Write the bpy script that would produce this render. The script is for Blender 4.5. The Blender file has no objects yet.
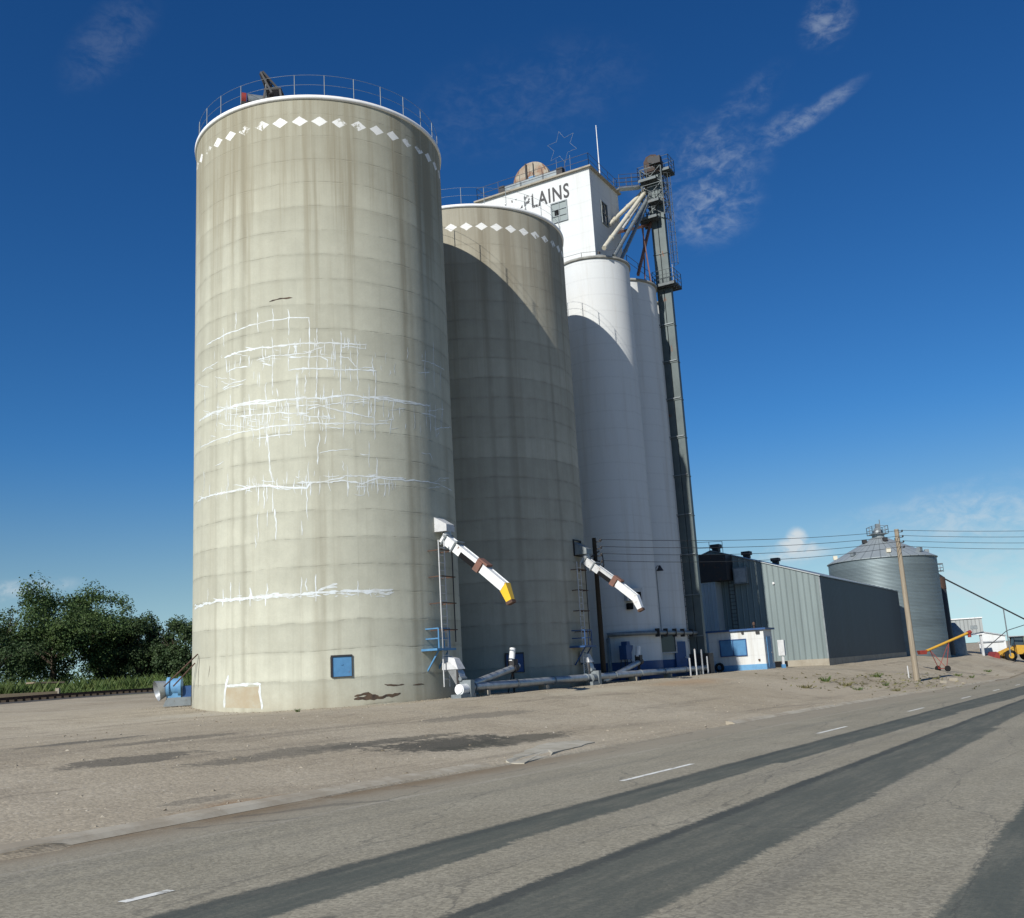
import bpy, math, random
from mathutils import Vector, Matrix, noise
random.seed(7)
R_ = math.radians
scene = bpy.context.scene
col = scene.collection
PI = math.pi

# ------------------------------------------------------------------ survey of the place
# the eye stands 1.1 m above the yard in a vehicle on the road; these give points of the place by bearing
EYE = 1.1
PH, TH = math.atan(.058), math.atan(.21)
def ray(u, v):
    xc, yc = (u-512)/1000., -(v-459)/1000.
    xl = math.cos(PH)*xc + math.sin(PH)*yc
    yl = -math.sin(PH)*xc + math.cos(PH)*yc
    return Vector((xl, math.cos(TH)-math.sin(TH)*yl, math.sin(TH)+math.cos(TH)*yl))
def at(u, v, d):
    r = ray(u, v)
    p = r*(d/math.hypot(r.x, r.y)); p.z += EYE
    return p
def pol(a, d):
    return Vector((math.sin(R_(a))*d, math.cos(R_(a))*d, 0))
U = Vector((math.sin(R_(29)), math.cos(R_(29)), 0))      # along the row of silos
V = Vector((U.y, -U.x, 0))                                # outwards, towards the road
C2 = pol(-2.0, 60.8)
def P(t, lat, z=0.):
    p = C2 + U*t + V*lat
    return Vector((p.x, p.y, z))
def on_cyl(u, v, c, R, out=0.):
    r = ray(u, v); a = r.x*r.x + r.y*r.y; b = -(r.x*c.x + r.y*c.y); q = b*b - a*(c.x*c.x + c.y*c.y - R*R)
    if q < 0: return None
    p = r*((-b - math.sqrt(q))/a); p.z += EYE
    n = Vector((p.x-c.x, p.y-c.y, 0)).normalized()
    return p + n*out
def on_plane(u, v, p0, n, out=0.):
    r = ray(u, v); e = Vector((0, 0, EYE))
    return e + r*((p0-e).dot(n)/r.dot(n)) + n*out

# ------------------------------------------------------------------ terrain
RA = R_(31); RD = Vector((math.sin(RA), math.cos(RA), 0)); RN = Vector((RD.y, -RD.x, 0))
def sl(x, y): return x*RD.x + y*RD.y, x*RN.x + y*RN.y
def road_z(s): return -.5 - .018*max(-60., min(s, 110.))
def sstep(x):
    x = max(0., min(1., x)); return x*x*(3-2*x)
KL = -11.5
def kerb_l(s):
    if s < 15: return -10.7 - .9*sstep(s/15.)
    if s < 40: return -11.6 - .3*sstep((s-15)/25.)
    return -11.9 + .8*sstep((s-50)/60.)
def terrain(x, y):
    s, l = sl(x, y)
    zr = road_z(s); k = kerb_l(s)
    if l > k: return zr
    b = sstep((k-l)/12.)
    z = (zr+.06)*(1-b)
    q = Vector((x, y, 0)) - C2
    lat = q.dot(V)
    z += .75*sstep((-lat-14)/30.) + .30*sstep((1.5-lat)/7.)
    z += b*.05*noise.noise(Vector((x*.18, y*.18, 0)))
    return z
def ground(x, y, dz=0.): return Vector((x, y, terrain(x, y)+dz))
def hit(u, v):
    r = ray(u, v).normalized(); t = 3.
    while t < 400:
        p = r*t; p.z += EYE
        if p.z < terrain(p.x, p.y): return ground(p.x, p.y)
        t += .15
    p = r*150; return ground(p.x, p.y)

# ------------------------------------------------------------------ node helper
class N:
    def __init__(s, name):
        s.m = bpy.data.materials.new(name); s.m.use_nodes = True
        s.t = s.m.node_tree; s.t.nodes.clear()
        s.out = s.t.nodes.new('ShaderNodeOutputMaterial')
        s.b = s.t.nodes.new('ShaderNodeBsdfPrincipled')
        s.t.links.new(s.b.outputs[0], s.out.inputs[0])
    def n(s, kind, **kw):
        x = s.t.nodes.new('ShaderNode'+kind)
        for k, v in kw.items(): setattr(x, k, v)
        return x
    def put(s, sock, v):
        if isinstance(v, bpy.types.NodeSocket): s.t.links.new(v, sock)
        elif isinstance(v, (tuple, list)) and len(v) == 3 and sock.type == 'RGBA': sock.default_value = (*v, 1)
        else: sock.default_value = v
    def math(s, op, a, b=None, c=None, clamp=False):
        x = s.n('Math', operation=op, use_clamp=clamp)
        for i, v in enumerate((a, b, c)):
            if v is not None: s.put(x.inputs[i], v)
        return x.outputs[0]
    def obj(s):
        return s.n('TexCoord').outputs['Object']
    def pos(s):
        return s.n('NewGeometry').outputs['Position']
    def sep(s, v):
        x = s.n('SeparateXYZ'); s.put(x.inputs[0], v); return x.outputs
    def comb(s, a, b, c):
        x = s.n('CombineXYZ')
        for i, v in enumerate((a, b, c)): s.put(x.inputs[i], v)
        return x.outputs[0]
    def vm(s, op, a, b=None):
        x = s.n('VectorMath', operation=op); s.put(x.inputs[0], a)
        if b is not None: s.put(x.inputs[1], b)
        return x.outputs['Value'] if op in ('DOT_PRODUCT', 'LENGTH') else x.outputs[0]
    def noise(s, vec, scale=1., detail=4., rough=.55, dist=0.):
        x = s.n('TexNoise'); s.put(x.inputs['Vector'], vec)
        for k, v in (('Scale', scale), ('Detail', detail), ('Roughness', rough), ('Distortion', dist)): s.put(x.inputs[k], v)
        return x.outputs['Fac']
    def vor(s, vec, scale=1., feature='F1', out='Distance'):
        x = s.n('TexVoronoi', feature=feature); s.put(x.inputs['Vector'], vec); s.put(x.inputs['Scale'], scale)
        return x.outputs[out]
    def white(s, w):
        x = s.n('TexWhiteNoise', noise_dimensions='1D'); s.put(x.inputs['W'], w); return x.outputs['Value']
    def ramp(s, f, lo, hi, a=0., b=1.):
        x = s.n('MapRange', interpolation_type='SMOOTHSTEP'); s.put(x.inputs[0], f)
        for i, v in enumerate((lo, hi, a, b)): s.put(x.inputs[i+1], v)
        return x.outputs[0]
    def mix(s, f, a, b, mode='MIX'):
        x = s.n('Mix', data_type='RGBA', blend_type=mode)
        s.put(x.inputs[0], f); s.put(x.inputs[6], a); s.put(x.inputs[7], b)
        return x.outputs[2]
    def scale(s, c, f):
        return s.mix(1., c, s.comb(f, f, f), 'MULTIPLY')
    def bump(s, h, strength=.3, dist=.05):
        x = s.n('Bump'); s.put(x.inputs['Height'], h); x.inputs['Strength'].default_value = strength; x.inputs['Distance'].default_value = dist
        s.t.links.new(x.outputs[0], s.b.inputs['Normal'])
    def done(s, color, rough=.8, metal=0., spec=.3):
        s.put(s.b.inputs['Base Color'], color); s.put(s.b.inputs['Roughness'], rough); s.put(s.b.inputs['Metallic'], metal)
        s.put(s.b.inputs['Specular IOR Level'], spec)
        return s.m

def painted(name, c, c2=None, amt=.35, scale=3., rough=.55, metal=0., rust=0., spec=.35):
    k = N(name); o = k.pos()
    if c2 is None: c2 = tuple(x*.72 for x in c)
    f = k.noise(o, scale, 6, .65)
    cc = k.mix(k.math('MULTIPLY', k.ramp(f, .35, .75), amt*2, clamp=True), c, c2)
    if rust:
        g = k.noise(k.vm('MULTIPLY', o, (1, 1, .45)), scale*1.9, 8, .7)
        cc = k.mix(k.ramp(g, .66-rust, .72-rust*.6), cc, (.16, .065, .03))
    k.bump(f, .08, .02)
    return k.done(cc, rough, metal, spec)

def concrete(name, base, dark, seed, streaks=(), R=6.2, H=27.7, band=1.16, diamonds=True):
    k = N(name); o = k.obj(); x, y, z = k.sep(o)[0], k.sep(o)[1], k.sep(o)[2]
    arc = k.math('MULTIPLY', k.math('ARCTAN2', y, x), R)
    so = k.vm('ADD', o, (seed*13.1, seed*7.7, seed*3.3))
    wob = k.math('MULTIPLY', k.math('SUBTRACT', k.noise(so, .35, 2), .5), .30)
    zb = k.math('DIVIDE', k.math('ADD', z, wob), band)
    idx = k.math('FLOOR', zb); fr = k.math('FRACT', zb)
    tone = k.math('MULTIPLY_ADD', k.white(k.math('ADD', idx, seed*17.3)), .15, .925)
    # panels in each lift
    pj = k.math('ADD', k.math('DIVIDE', arc, 2.44), k.math('MULTIPLY', k.math('MODULO', idx, 2.), .0))
    ptone = k.math('MULTIPLY_ADD', k.white(k.math('ADD', k.math('FLOOR', pj), k.math('MULTIPLY', idx, 31.7))), .06, .97)
    edge = k.math('ABSOLUTE', k.math('SUBTRACT', fr, .5))
    n1 = k.noise(so, 2.2, 5, .6)
    soft = k.math('MULTIPLY', k.ramp(edge, .36, .5), k.ramp(k.noise(so, .55, 4, .6), .30, .62))
    jl = k.ramp(edge, .465, .497)
    jl = k.math('MULTIPLY', jl, k.ramp(n1, .36, .70))
    grad = k.math('MULTIPLY_ADD', fr, -.07, 1.035)              # each lift is a little darker towards its top
    pe = k.math('ABSOLUTE', k.math('SUBTRACT', k.math('FRACT', pj), .5))
    vl = k.math('MULTIPLY', k.ramp(pe, .488, .499), k.ramp(n1, .4, .65))
    big = k.noise(so, .16, 4, .6); mid = k.noise(so, .9, 5, .65); fine = k.noise(so, 14., 3, .7)
    f = k.math('MULTIPLY', tone, ptone)
    f = k.math('MULTIPLY', f, grad)
    f = k.math('MULTIPLY', f, k.math('MULTIPLY_ADD', big, .30, .85))
    f = k.math('MULTIPLY', f, k.math('MULTIPLY_ADD', mid, .38, .81))
    f = k.math('MULTIPLY', f, k.math('MULTIPLY_ADD', fine, .16, .92))
    f = k.math('MULTIPLY', f, k.math('MULTIPLY_ADD', jl, -.20, 1.))
    f = k.math('MULTIPLY', f, k.math('MULTIPLY_ADD', vl, -.09, 1.))
    f = k.math('MULTIPLY', f, k.math('MULTIPLY_ADD', soft, -.13, 1.))
    f = k.math('MULTIPLY', f, k.math('MULTIPLY_ADD', k.noise(k.vm('MULTIPLY', so, (1., 1., .12)), 3.2, 4, .7), .16, .92))
    c = k.scale(base, f)
    # rain streaks running down from the roof edge
    sv = k.vm('MULTIPLY', so, (1., 1., .03))
    st = k.noise(sv, 1.6, 4, .7)
    st2 = k.noise(sv, .75, 3, .6)
    up = k.ramp(z, H-14., H-.5)
    sm = k.math('MULTIPLY', k.ramp(st, .48, .66), k.math('MULTIPLY_ADD', up, .66, .20))
    sm = k.math('ADD', sm, k.math('MULTIPLY', k.ramp(st2, .5, .8), .35), clamp=True)
    c = k.mix(sm, c, dark)
    c = k.mix(k.math('MULTIPLY', k.ramp(k.math('ADD', z, k.math('MULTIPLY', st, 3.)), H-6.5, H-1.5), k.math('MULTIPLY_ADD', k.ramp(st, .35, .68), .65, .28)), c, dark)
    for a0, w, amt in streaks:
        d = k.math('ABSOLUTE', k.math('SUBTRACT', k.math('ADD', arc, k.math('MULTIPLY', k.math('SUBTRACT', mid, .5), .25)), a0))
        g = k.math('MULTIPLY', k.ramp(d, 0., w, 1., 0.), k.math('MULTIPLY', k.math('MULTIPLY_ADD', st, .6, .5), amt*.72))
        c = k.mix(g, c, tuple(q*.66 for q in dark))
    c = k.mix(k.math('MULTIPLY', k.math('MULTIPLY', k.ramp(z, H-17., H-2.), k.math('MULTIPLY_ADD', big, 1.2, -.1)), .55), c, dark)
    # damp dirty foot
    c = k.mix(k.math('MULTIPLY', k.ramp(k.math('ADD', z, k.math('MULTIPLY', mid, 1.4)), 1.9, .5), .35), c, (.30, .25, .17))
    if diamonds:
        a = k.math('ABSOLUTE', k.math('SUBTRACT', k.math('FRACT', k.math('DIVIDE', arc, .9056)), .5))
        b = k.math('ABSOLUTE', k.math('SUBTRACT', z, H-1.42))
        dd = k.math('ADD', k.math('DIVIDE', a, .43), k.math('DIVIDE', b, .262))
        wear = k.noise(so, 2.6, 6, .7); wear2 = k.noise(so, .45, 2)
        dm = k.math('MULTIPLY', k.ramp(k.math('ADD', dd, k.math('MULTIPLY', k.math('SUBTRACT', wear, .5), .55)), .90, 1.0, 1., 0.),
                    k.ramp(k.math('ADD', wear, k.math('MULTIPLY', k.math('SUBTRACT', wear2, .5), 1.3)), .345, .47))
        c = k.mix(dm, c, (.78, .78, .74))
    h = k.math('ADD', k.math('MULTIPLY', jl, -.6), k.math('ADD', k.math('MULTIPLY', fine, .25), k.math('MULTIPLY', mid, .5)))
    k.bump(h, .35, .05)
    return k.done(c, .92, 0, .15)

def white_paint_wall(name, dirt=.5):
    k = N(name); o = k.pos()
    sv = k.vm('MULTIPLY', o, (1, 1, .05))
    st = k.noise(sv, 1.3, 5, .7); m = k.noise(o, .5, 5, .65); f = k.noise(o, 9, 3, .6)
    c = k.scale((.61, .625, .615), k.math('MULTIPLY_ADD', f, .08, .95))
    zf = k.math('ABSOLUTE', k.math('SUBTRACT', k.math('FRACT', k.math('DIVIDE', k.math('ADD', k.sep(o)[2], k.math('MULTIPLY', m, .25)), 1.22)), .5))
    c = k.scale(c, k.math('MULTIPLY_ADD', k.math('MULTIPLY', k.ramp(zf, .43, .5), k.ramp(f, .3, .6)), -.10, 1.))
    c = k.mix(k.math('MULTIPLY', k.ramp(st, .48, .74), dirt*.8), c, (.40, .37, .31))
    c = k.mix(k.math('MULTIPLY', k.ramp(m, .52, .8), dirt*.5), c, (.55, .53, .48))
    k.bump(k.math('ADD', f, m), .12, .03)
    return k.done(c, .7, 0, .25)

def corrugated(name, c, axis, pitch=.3, rib=True, metal=.35, streak=.25, spec=.4):
    k = N(name); o = k.pos()
    d = k.vm('DOT_PRODUCT', o, tuple(axis))
    fr = k.math('FRACT', k.math('DIVIDE', d, pitch))
    e = k.math('ABSOLUTE', k.math('SUBTRACT', fr, .5))
    sheet = k.white(k.math('FLOOR', k.math('DIVIDE', d, pitch*3)))
    f = k.noise(k.vm('MULTIPLY', o, (1, 1, .12)), 1.4, 5, .65)
    g = k.math('MULTIPLY', k.math('MULTIPLY_ADD', sheet, .16, .92), k.math('MULTIPLY_ADD', f, streak*2, 1-streak))
    g = k.math('MULTIPLY', g, k.math('MULTIPLY_ADD', k.ramp(e, .40, .47), -.30, 1.))
    k.bump(k.ramp(e, .33, .43), .6, .03)
    return k.done(k.scale(c, g), .5, metal, spec)

def plain_metal(name, c, rough=.5, metal=.6, rust=.0): return painted(name, c, tuple(x*.6 for x in c), .4, 2.5, rough, metal, rust)

M = {}
C1 = P(-14.62, .14)
def arc_at(u, v, c, R=6.2):
    p = on_cyl(u, v, c, R); return math.atan2(p.y-c.y, p.x-c.x)*R
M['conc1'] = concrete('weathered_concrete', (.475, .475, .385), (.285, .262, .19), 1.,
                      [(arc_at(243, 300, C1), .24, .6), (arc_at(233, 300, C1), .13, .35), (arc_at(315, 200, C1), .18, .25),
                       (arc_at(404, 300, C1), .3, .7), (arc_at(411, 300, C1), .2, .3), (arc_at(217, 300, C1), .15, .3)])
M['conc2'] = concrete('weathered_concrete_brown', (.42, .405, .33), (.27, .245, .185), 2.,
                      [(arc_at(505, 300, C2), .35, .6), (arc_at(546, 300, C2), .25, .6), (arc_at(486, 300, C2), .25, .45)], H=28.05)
M['white_rim'] = painted('white_roof_coating', (.82, .82, .80), (.62, .61, .57), .25, 1.5, .5)
M['seal'] = painted('white_sealant', (.68, .73, .745), (.52, .53, .48), .55, 2.6, .6)
M['white'] = white_paint_wall('white_painted_concrete', .45)
M['white2'] = white_paint_wall('white_painted_block', .8)
M['white_metal'] = painted('white_enamel', (.76, .77, .76), (.5, .5, .48), .25, 3, .4, 0, .07)
M['offwhite'] = painted('faded_white_metal', (.55, .56, .56), (.36, .36, .35), .3, 3, .5, 0, .06)
M['yellow'] = painted('yellow_paint', (.80, .50, .03), (.65, .38, .03), .2, 4, .45)
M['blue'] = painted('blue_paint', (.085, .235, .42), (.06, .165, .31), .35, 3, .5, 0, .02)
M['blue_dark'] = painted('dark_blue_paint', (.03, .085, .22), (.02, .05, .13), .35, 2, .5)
M['lightblue'] = painted('light_blue_enamel', (.14, .32, .52), (.09, .21, .36), .3, 3, .45, 0, .04)
M['galv'] = plain_metal('galvanised_steel', (.42, .44, .45), .45, .55, .03)
M['galv_d'] = plain_metal('dull_galvanised_steel', (.24, .27, .28), .55, .4, .05)
M['leg'] = painted('grey_leg_casing', (.105, .13, .13), (.07, .088, .09), .4, .8, .5, .2, .03)
M['plat'] = painted('weathered_platform_steel', (.13, .15, .155), (.08, .09, .09), .4, 3, .6, .3, .06)
M['dark'] = painted('dark_steel', (.035, .037, .04), (.05, .04, .035), .4, 3, .6, .2, .06)
M['rail'] = painted('dark_railing_steel', (.10, .11, .12), (.07, .06, .055), .4, 3, .6, .2, .08)
M['rust'] = painted('rusty_steel', (.105, .06, .042), (.06, .042, .034), .5, 4, .85, .1)
M['redbrown'] = painted('red_oxide_steel', (.20, .095, .07), (.14, .085, .065), .5, 3, .7)
M['cream'] = painted('cream_spout_pipe', (.62, .58, .46), (.42, .38, .30), .35, 2, .5, .1, .04)
M['glass'] = N('window_glass').done((.05, .065, .07), .08, 0, .6)
M['hole'] = N('dark_opening').done((.012, .012, .013), .9, 0, .1)
M['disc'] = painted('faded_rusty_disc', (.36, .34, .27), (.27, .17, .11), .6, 1.1, .7, 0, .12)
M['wood'] = None
k = N('grey_pole_wood'); o = k.pos(); f = k.noise(k.vm('MULTIPLY', o, (9, 9, .35)), 1.6, 6, .7)
k.bump(f, .5, .03); M['pole'] = k.done(k.mix(k.ramp(f, .3, .7), (.36, .31, .235), (.22, .185, .14)), .9, 0, .1)
k = N('dark_creosote_wood'); o = k.pos(); f = k.noise(k.vm('MULTIPLY', o, (9, 9, .35)), 1.6, 6, .7)
M['pole_d'] = k.done(k.mix(f, (.07, .055, .04), (.03, .025, .02)), .9, 0, .1)
k = N('weathered_timber'); o = k.pos(); f = k.noise(k.vm('MULTIPLY', o, (1, 1, 6)), 1.4, 6, .7)
M['timber'] = k.done(k.mix(f, (.36, .29, .20), (.16, .125, .09)), .9, 0, .1)
M['red'] = painted('red_paint', (.27, .04, .03), (.16, .035, .03), .4, 3, .5, 0, .04)
M['machine'] = painted('machine_yellow', (.56, .32, .04), (.38, .21, .04), .3, 3, .45)
M['rubber'] = N('tyre_rubber').done((.02, .02, .02), .9, 0, .2)
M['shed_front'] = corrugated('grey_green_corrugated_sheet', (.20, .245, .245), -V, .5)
M['shed_side_shaded'] = corrugated('grey_green_corrugated_shaded', (.028, .038, .056), U, .5, True, 0., .3, .18)  # front sheeting darkened, the shade of the long side put into its colour
M['shed_annex'] = corrugated('pale_corrugated_annex', (.36, .42, .46), -V, .3)
M['roof_metal'] = corrugated('roof_sheet', (.36, .39, .39), U, .46)
M['found'] = painted('foundation_concrete', (.34, .31, .25), (.24, .21, .16), .4, 1.5, .9)
M['black_pipe'] = painted('black_drain', (.03, .033, .036), (.02, .02, .02), .3, 3, .6)

# bin sheets: fine horizontal corrugation
k = N('bin_corrugated_steel'); o = k.obj(); z = k.sep(o)[2]; x_, y_ = k.sep(o)[0], k.sep(o)[1]
fr = k.math('SINE', k.math('MULTIPLY', z, 2*PI/.16))
ring = k.white(k.math('FLOOR', k.math('DIVIDE', z, .82)))
rl = k.ramp(k.math('ABSOLUTE', k.math('SUBTRACT', k.math('FRACT', k.math('DIVIDE', z, .82)), .5)), .46, .49)
f = k.noise(o, .8, 5, .6)
g = k.math('MULTIPLY', k.math('MULTIPLY_ADD', ring, .18, .90), k.math('MULTIPLY_ADD', f, .3, .85))
g = k.math('MULTIPLY', g, k.math('MULTIPLY_ADD', rl, -.2, 1.))
k.bump(fr, .5, .02)
M['bin'] = k.done(k.scale((.155, .195, .205), g), .5, .35, .35)
k = N('bin_roof_panel'); o = k.obj(); a = k.math('ARCTAN2', k.sep(o)[1], k.sep(o)[0])
e = k.math('ABSOLUTE', k.math('SUBTRACT', k.math('FRACT', k.math('MULTIPLY', a, 36/(2*PI))), .5))
f = k.noise(o, 1.2, 4, .6)
k.bump(k.ramp(e, .42, .47), .8, .05)
M['bin_roof'] = k.done(k.scale((.33, .37, .375), k.math('MULTIPLY', k.math('MULTIPLY_ADD', k.ramp(e, .44, .48), -.35, 1.), k.math('MULTIPLY_ADD', f, .3, .85))), .5, .4, .4)

# faded letters
k = N('faded_black_lettering'); o = k.obj()
w = k.noise(k.vm('ADD', o, (3.1, .7, 5.)), 1.9, 7, .72)
xl = k.sep(o)[0]
thr = k.ramp(xl, .6, 5.4, .078, -.11)
pe = k.ramp(k.math('ADD', w, thr), .535, .56)
M['letters'] = k.done(k.mix(pe, (.07, .07, .072), (.79, .79, .77)), .7, 0, .2)

# foliage
def leaf_mat(name, a, b, tr=.25):
    k = N(name); o = k.pos()
    f = k.noise(o, .55, 3, .6); g = k.n('NewGeometry').outputs['Random Per Island']
    c = k.mix(k.ramp(f, .3, .7), a, b)
    c = k.scale(c, k.math('MULTIPLY_ADD', g, .7, .65))
    k.put(k.b.inputs['Base Color'], c); k.put(k.b.inputs['Roughness'], .6); k.put(k.b.inputs['Specular IOR Level'], .25)
    t = k.n('BsdfTranslucent'); k.put(t.inputs[0], c); mx = k.n('MixShader'); mx.inputs[0].default_value = tr
    k.t.links.new(k.b.outputs[0], mx.inputs[1]); k.t.links.new(t.outputs[0], mx.inputs[2]); k.t.links.new(mx.outputs[0], k.out.inputs[0])
    return k.m
M['leaf_a'] = leaf_mat('dark_elm_leaves', (.048, .088, .028), (.078, .120, .036))
M['leaf_b'] = leaf_mat('deep_green_leaves', (.040, .072, .028), (.062, .096, .034))
M['leaf_c'] = leaf_mat('weed_leaves', (.066, .115, .030), (.115, .15, .042))
M['leaf_d'] = leaf_mat('dry_grass', (.20, .17, .08), (.12, .13, .05))
M['bark'] = painted('bark', (.09, .07, .05), (.05, .04, .03), .5, 4, .95)

# ground materials
def dotl(k, o): return k.vm('DOT_PRODUCT', o, tuple(RN)), k.vm('DOT_PRODUCT', o, tuple(RD))
k = N('gravel_yard'); o = k.pos(); l, s = dotl(k, o)
o2 = k.comb(s, l, 0.)
ov = k.vm('MULTIPLY', o2, (.06, .62, 0))                       # vehicle tracks run along the road
big = k.noise(o, .07, 5, .6); mid = k.noise(o, .5, 6, .65); fine = k.noise(o, 5, 5, .75); tr = k.noise(ov, 1.0, 6, .65, .6)
cell = k.vor(o, 15., 'F1', 'Color'); cs = k.sep(cell)[0]; cd = k.vor(o, 15.)
cell2 = k.vor(o, 37., 'F1', 'Color'); cs2 = k.sep(cell2)[1]
c = k.mix(k.ramp(big, .32, .68), (.328, .280, .203), (.398, .350, .266))
c = k.mix(k.math('MULTIPLY', k.ramp(mid, .42, .75), .45), c, (.235, .20, .15))
c = k.scale(c, k.math('MULTIPLY_ADD', fine, .55, .72))
c = k.scale(c, k.math('MULTIPLY_ADD', cs, .20, .90))
c = k.scale(c, k.math('MULTIPLY_ADD', cs2, .30, .85))
c = k.mix(k.math('MULTIPLY', k.ramp(cs, .95, .99), .35), c, (.46, .43, .36))
c = k.mix(k.math('MULTIPLY', k.math('MULTIPLY', k.ramp(tr, .52, .68), k.ramp(fine, .3, .6)), .55), c, (.135, .12, .095))
tr2 = k.noise(k.vm('MULTIPLY', k.vm('ADD', o2, k.comb(0., k.math('MULTIPLY', big, 6.), 0.)), (.035, 2.6, 0)), 1., 4, .6)
c = k.mix(k.math('MULTIPLY', k.math('MULTIPLY', k.ramp(tr2, .56, .68), k.ramp(mid, .35, .6)), .48), c, (.15, .13, .10))
def blob(s0, l0, rs, rl, colr, amt, sharp=.35):
    global c
    d = k.math('SQRT', k.math('ADD', k.math('POWER', k.math('ABSOLUTE', k.math('DIVIDE', k.math('SUBTRACT', s, s0), rs)), 2.),
                              k.math('POWER', k.math('ABSOLUTE', k.math('DIVIDE', k.math('SUBTRACT', l, l0), rl)), 2.)))
    d = k.math('ADD', d, k.math('MULTIPLY', k.math('SUBTRACT', mid, .5), 2.2))
    d = k.math('ADD', d, k.math('MULTIPLY', k.math('SUBTRACT', fine, .5), 1.7))
    c = k.mix(k.math('MULTIPLY', k.ramp(d, 1.0-sharp, 1.0+sharp, 1., 0.), amt), c, colr)
BLOBS = []
GROUND = (k, o, s, l, mid, fine, cd, cs)

# ------------------------------------------------------------------ mesh builder
ORIG = {}
def tag(o, label=None, cat=None, group=None, kind=None):
    if label: o['label'] = label
    if cat: o['category'] = cat
    if group: o['group'] = group
    if kind: o['kind'] = kind
    return o
def empty(name, loc, label, cat, group=None):
    e = bpy.data.objects.new(name, None); e.location = loc; e.empty_display_size = .3
    col.objects.link(e); ORIG[e] = Vector(loc)
    return tag(e, label, cat, group)
def ortho(d):
    d = d.normalized(); up = Vector((0, 0, 1)) if abs(d.z) < .95 else Vector((1, 0, 0))
    a = d.cross(up).normalized(); b = a.cross(d).normalized()
    return a, b, d
class MB:
    def __init__(s): s.v = []; s.f = []; s.sm = []
    def add(s, vs, fs, smooth=False):
        n = len(s.v); s.v += [Vector(x) for x in vs]
        s.f += [tuple(i+n for i in f) for f in fs]; s.sm += [smooth]*len(fs)
        return s
    def hexa(s, p):   # 8 corners: bottom 0-3, top 4-7
        return s.add(p, [(0, 3, 2, 1), (4, 5, 6, 7), (0, 1, 5, 4), (1, 2, 6, 5), (2, 3, 7, 6), (3, 0, 4, 7)])
    def fbox(s, c, ax, ay, az, sx, sy, sz, bev=0.):   # box in a frame, centred on c
        c = Vector(c); ax, ay, az = Vector(ax)*sx/2, Vector(ay)*sy/2, Vector(az)*sz/2
        return s.hexa([c-ax-ay-az, c+ax-ay-az, c+ax+ay-az, c-ax+ay-az, c-ax-ay+az, c+ax-ay+az, c+ax+ay+az, c-ax+ay+az])
    def box(s, c, sx, sy, sz): return s.fbox(c, (1, 0, 0), (0, 1, 0), (0, 0, 1), sx, sy, sz)
    def rbox(s, c, t, lat, z): return s.fbox(c, U, -V, (0, 0, 1), t, lat, z)      # box in the frame of the row
    def bar(s, p, q, w, h=None):
        p, q = Vector(p), Vector(q); h = h or w
        a, b, d = ortho(q-p)
        return s.fbox((p+q)/2, a, b, d, w, h, (q-p).length)
    def tube(s, pts, r, n=8, cap=True, r2=None):
        pts = [Vector(p) for p in pts]; rings = []
        m = len(pts)
        for i, p in enumerate(pts):
            d = (pts[min(i+1, m-1)]-pts[max(i-1, 0)])
            a, b, _ = ortho(d)
            rr = r if r2 is None else r+(r2-r)*i/max(1, m-1)
            rings.append([p+a*rr*math.cos(2*PI*j/n)+b*rr*math.sin(2*PI*j/n) for j in range(n)])
        vs = [x for g in rings for x in g]; fs = []
        for i in range(m-1):
            for j in range(n):
                fs.append((i*n+j, i*n+(j+1) % n, (i+1)*n+(j+1) % n, (i+1)*n+j))
        s.add(vs, fs, True)
        if cap: s.add(rings[0], [tuple(range(n-1, -1, -1))]); s.add(rings[-1], [tuple(range(n))])
        return s
    def lathe(s, c, prof, n=48, smooth=True, caps=True):
        c = Vector(c); vs = []; fs = []
        for (r, z) in prof:
            vs += [c+Vector((r*math.cos(2*PI*j/n), r*math.sin(2*PI*j/n), z)) for j in range(n)]
        for i in range(len(prof)-1):
            for j in range(n): fs.append((i*n+j, i*n+(j+1) % n, (i+1)*n+(j+1) % n, (i+1)*n+j))
        s.add(vs, fs, smooth)
        if caps:
            s.add(vs[:n], [tuple(range(n-1, -1, -1))]); s.add(vs[-n:], [tuple(range(n))])
        return s
    def prism(s, poly, off):     # polygon (list of points) swept by off
        n = len(poly); poly = [Vector(p) for p in poly]; off = Vector(off)
        s.add(poly+[p+off for p in poly], [tuple(range(n-1, -1, -1)), tuple(range(n, 2*n))]+[(i, (i+1) % n, n+(i+1) % n, n+i) for i in range(n)])
        return s
    def quad(s, a, b, c, d): return s.add([a, b, c, d], [(0, 1, 2, 3)])
    def build(s, name, mat, parent=None, origin=None, bevel=0.):
        if parent is not None: o = ORIG[parent]
        elif origin is not None: o = Vector(origin)
        else:
            xs = [v.x for v in s.v]; ys = [v.y for v in s.v]
            o = Vector(((min(xs)+max(xs))/2, (min(ys)+max(ys))/2, min(v.z for v in s.v)))
        me = bpy.data.meshes.new(name); me.from_pydata([v-o for v in s.v], [], s.f)
        me.polygons.foreach_set('use_smooth', s.sm); me.materials.append(mat); me.update()
        ob = bpy.data.objects.new(name, me); col.objects.link(ob); ORIG[ob] = o
        if parent is not None: ob.parent = parent
        else: ob.location = o
        if bevel:
            m = ob.modifiers.new('bevel', 'BEVEL'); m.width = bevel; m.segments = 2; m.limit_method = 'ANGLE'
        return ob
def copy_tree(o, parent=None):
    c = o.copy(); col.objects.link(c)
    if parent is not None: c.parent = parent
    for ch in list(o.children): copy_tree(ch, c)
    return c
Z = Vector((0, 0, 1))

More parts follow.
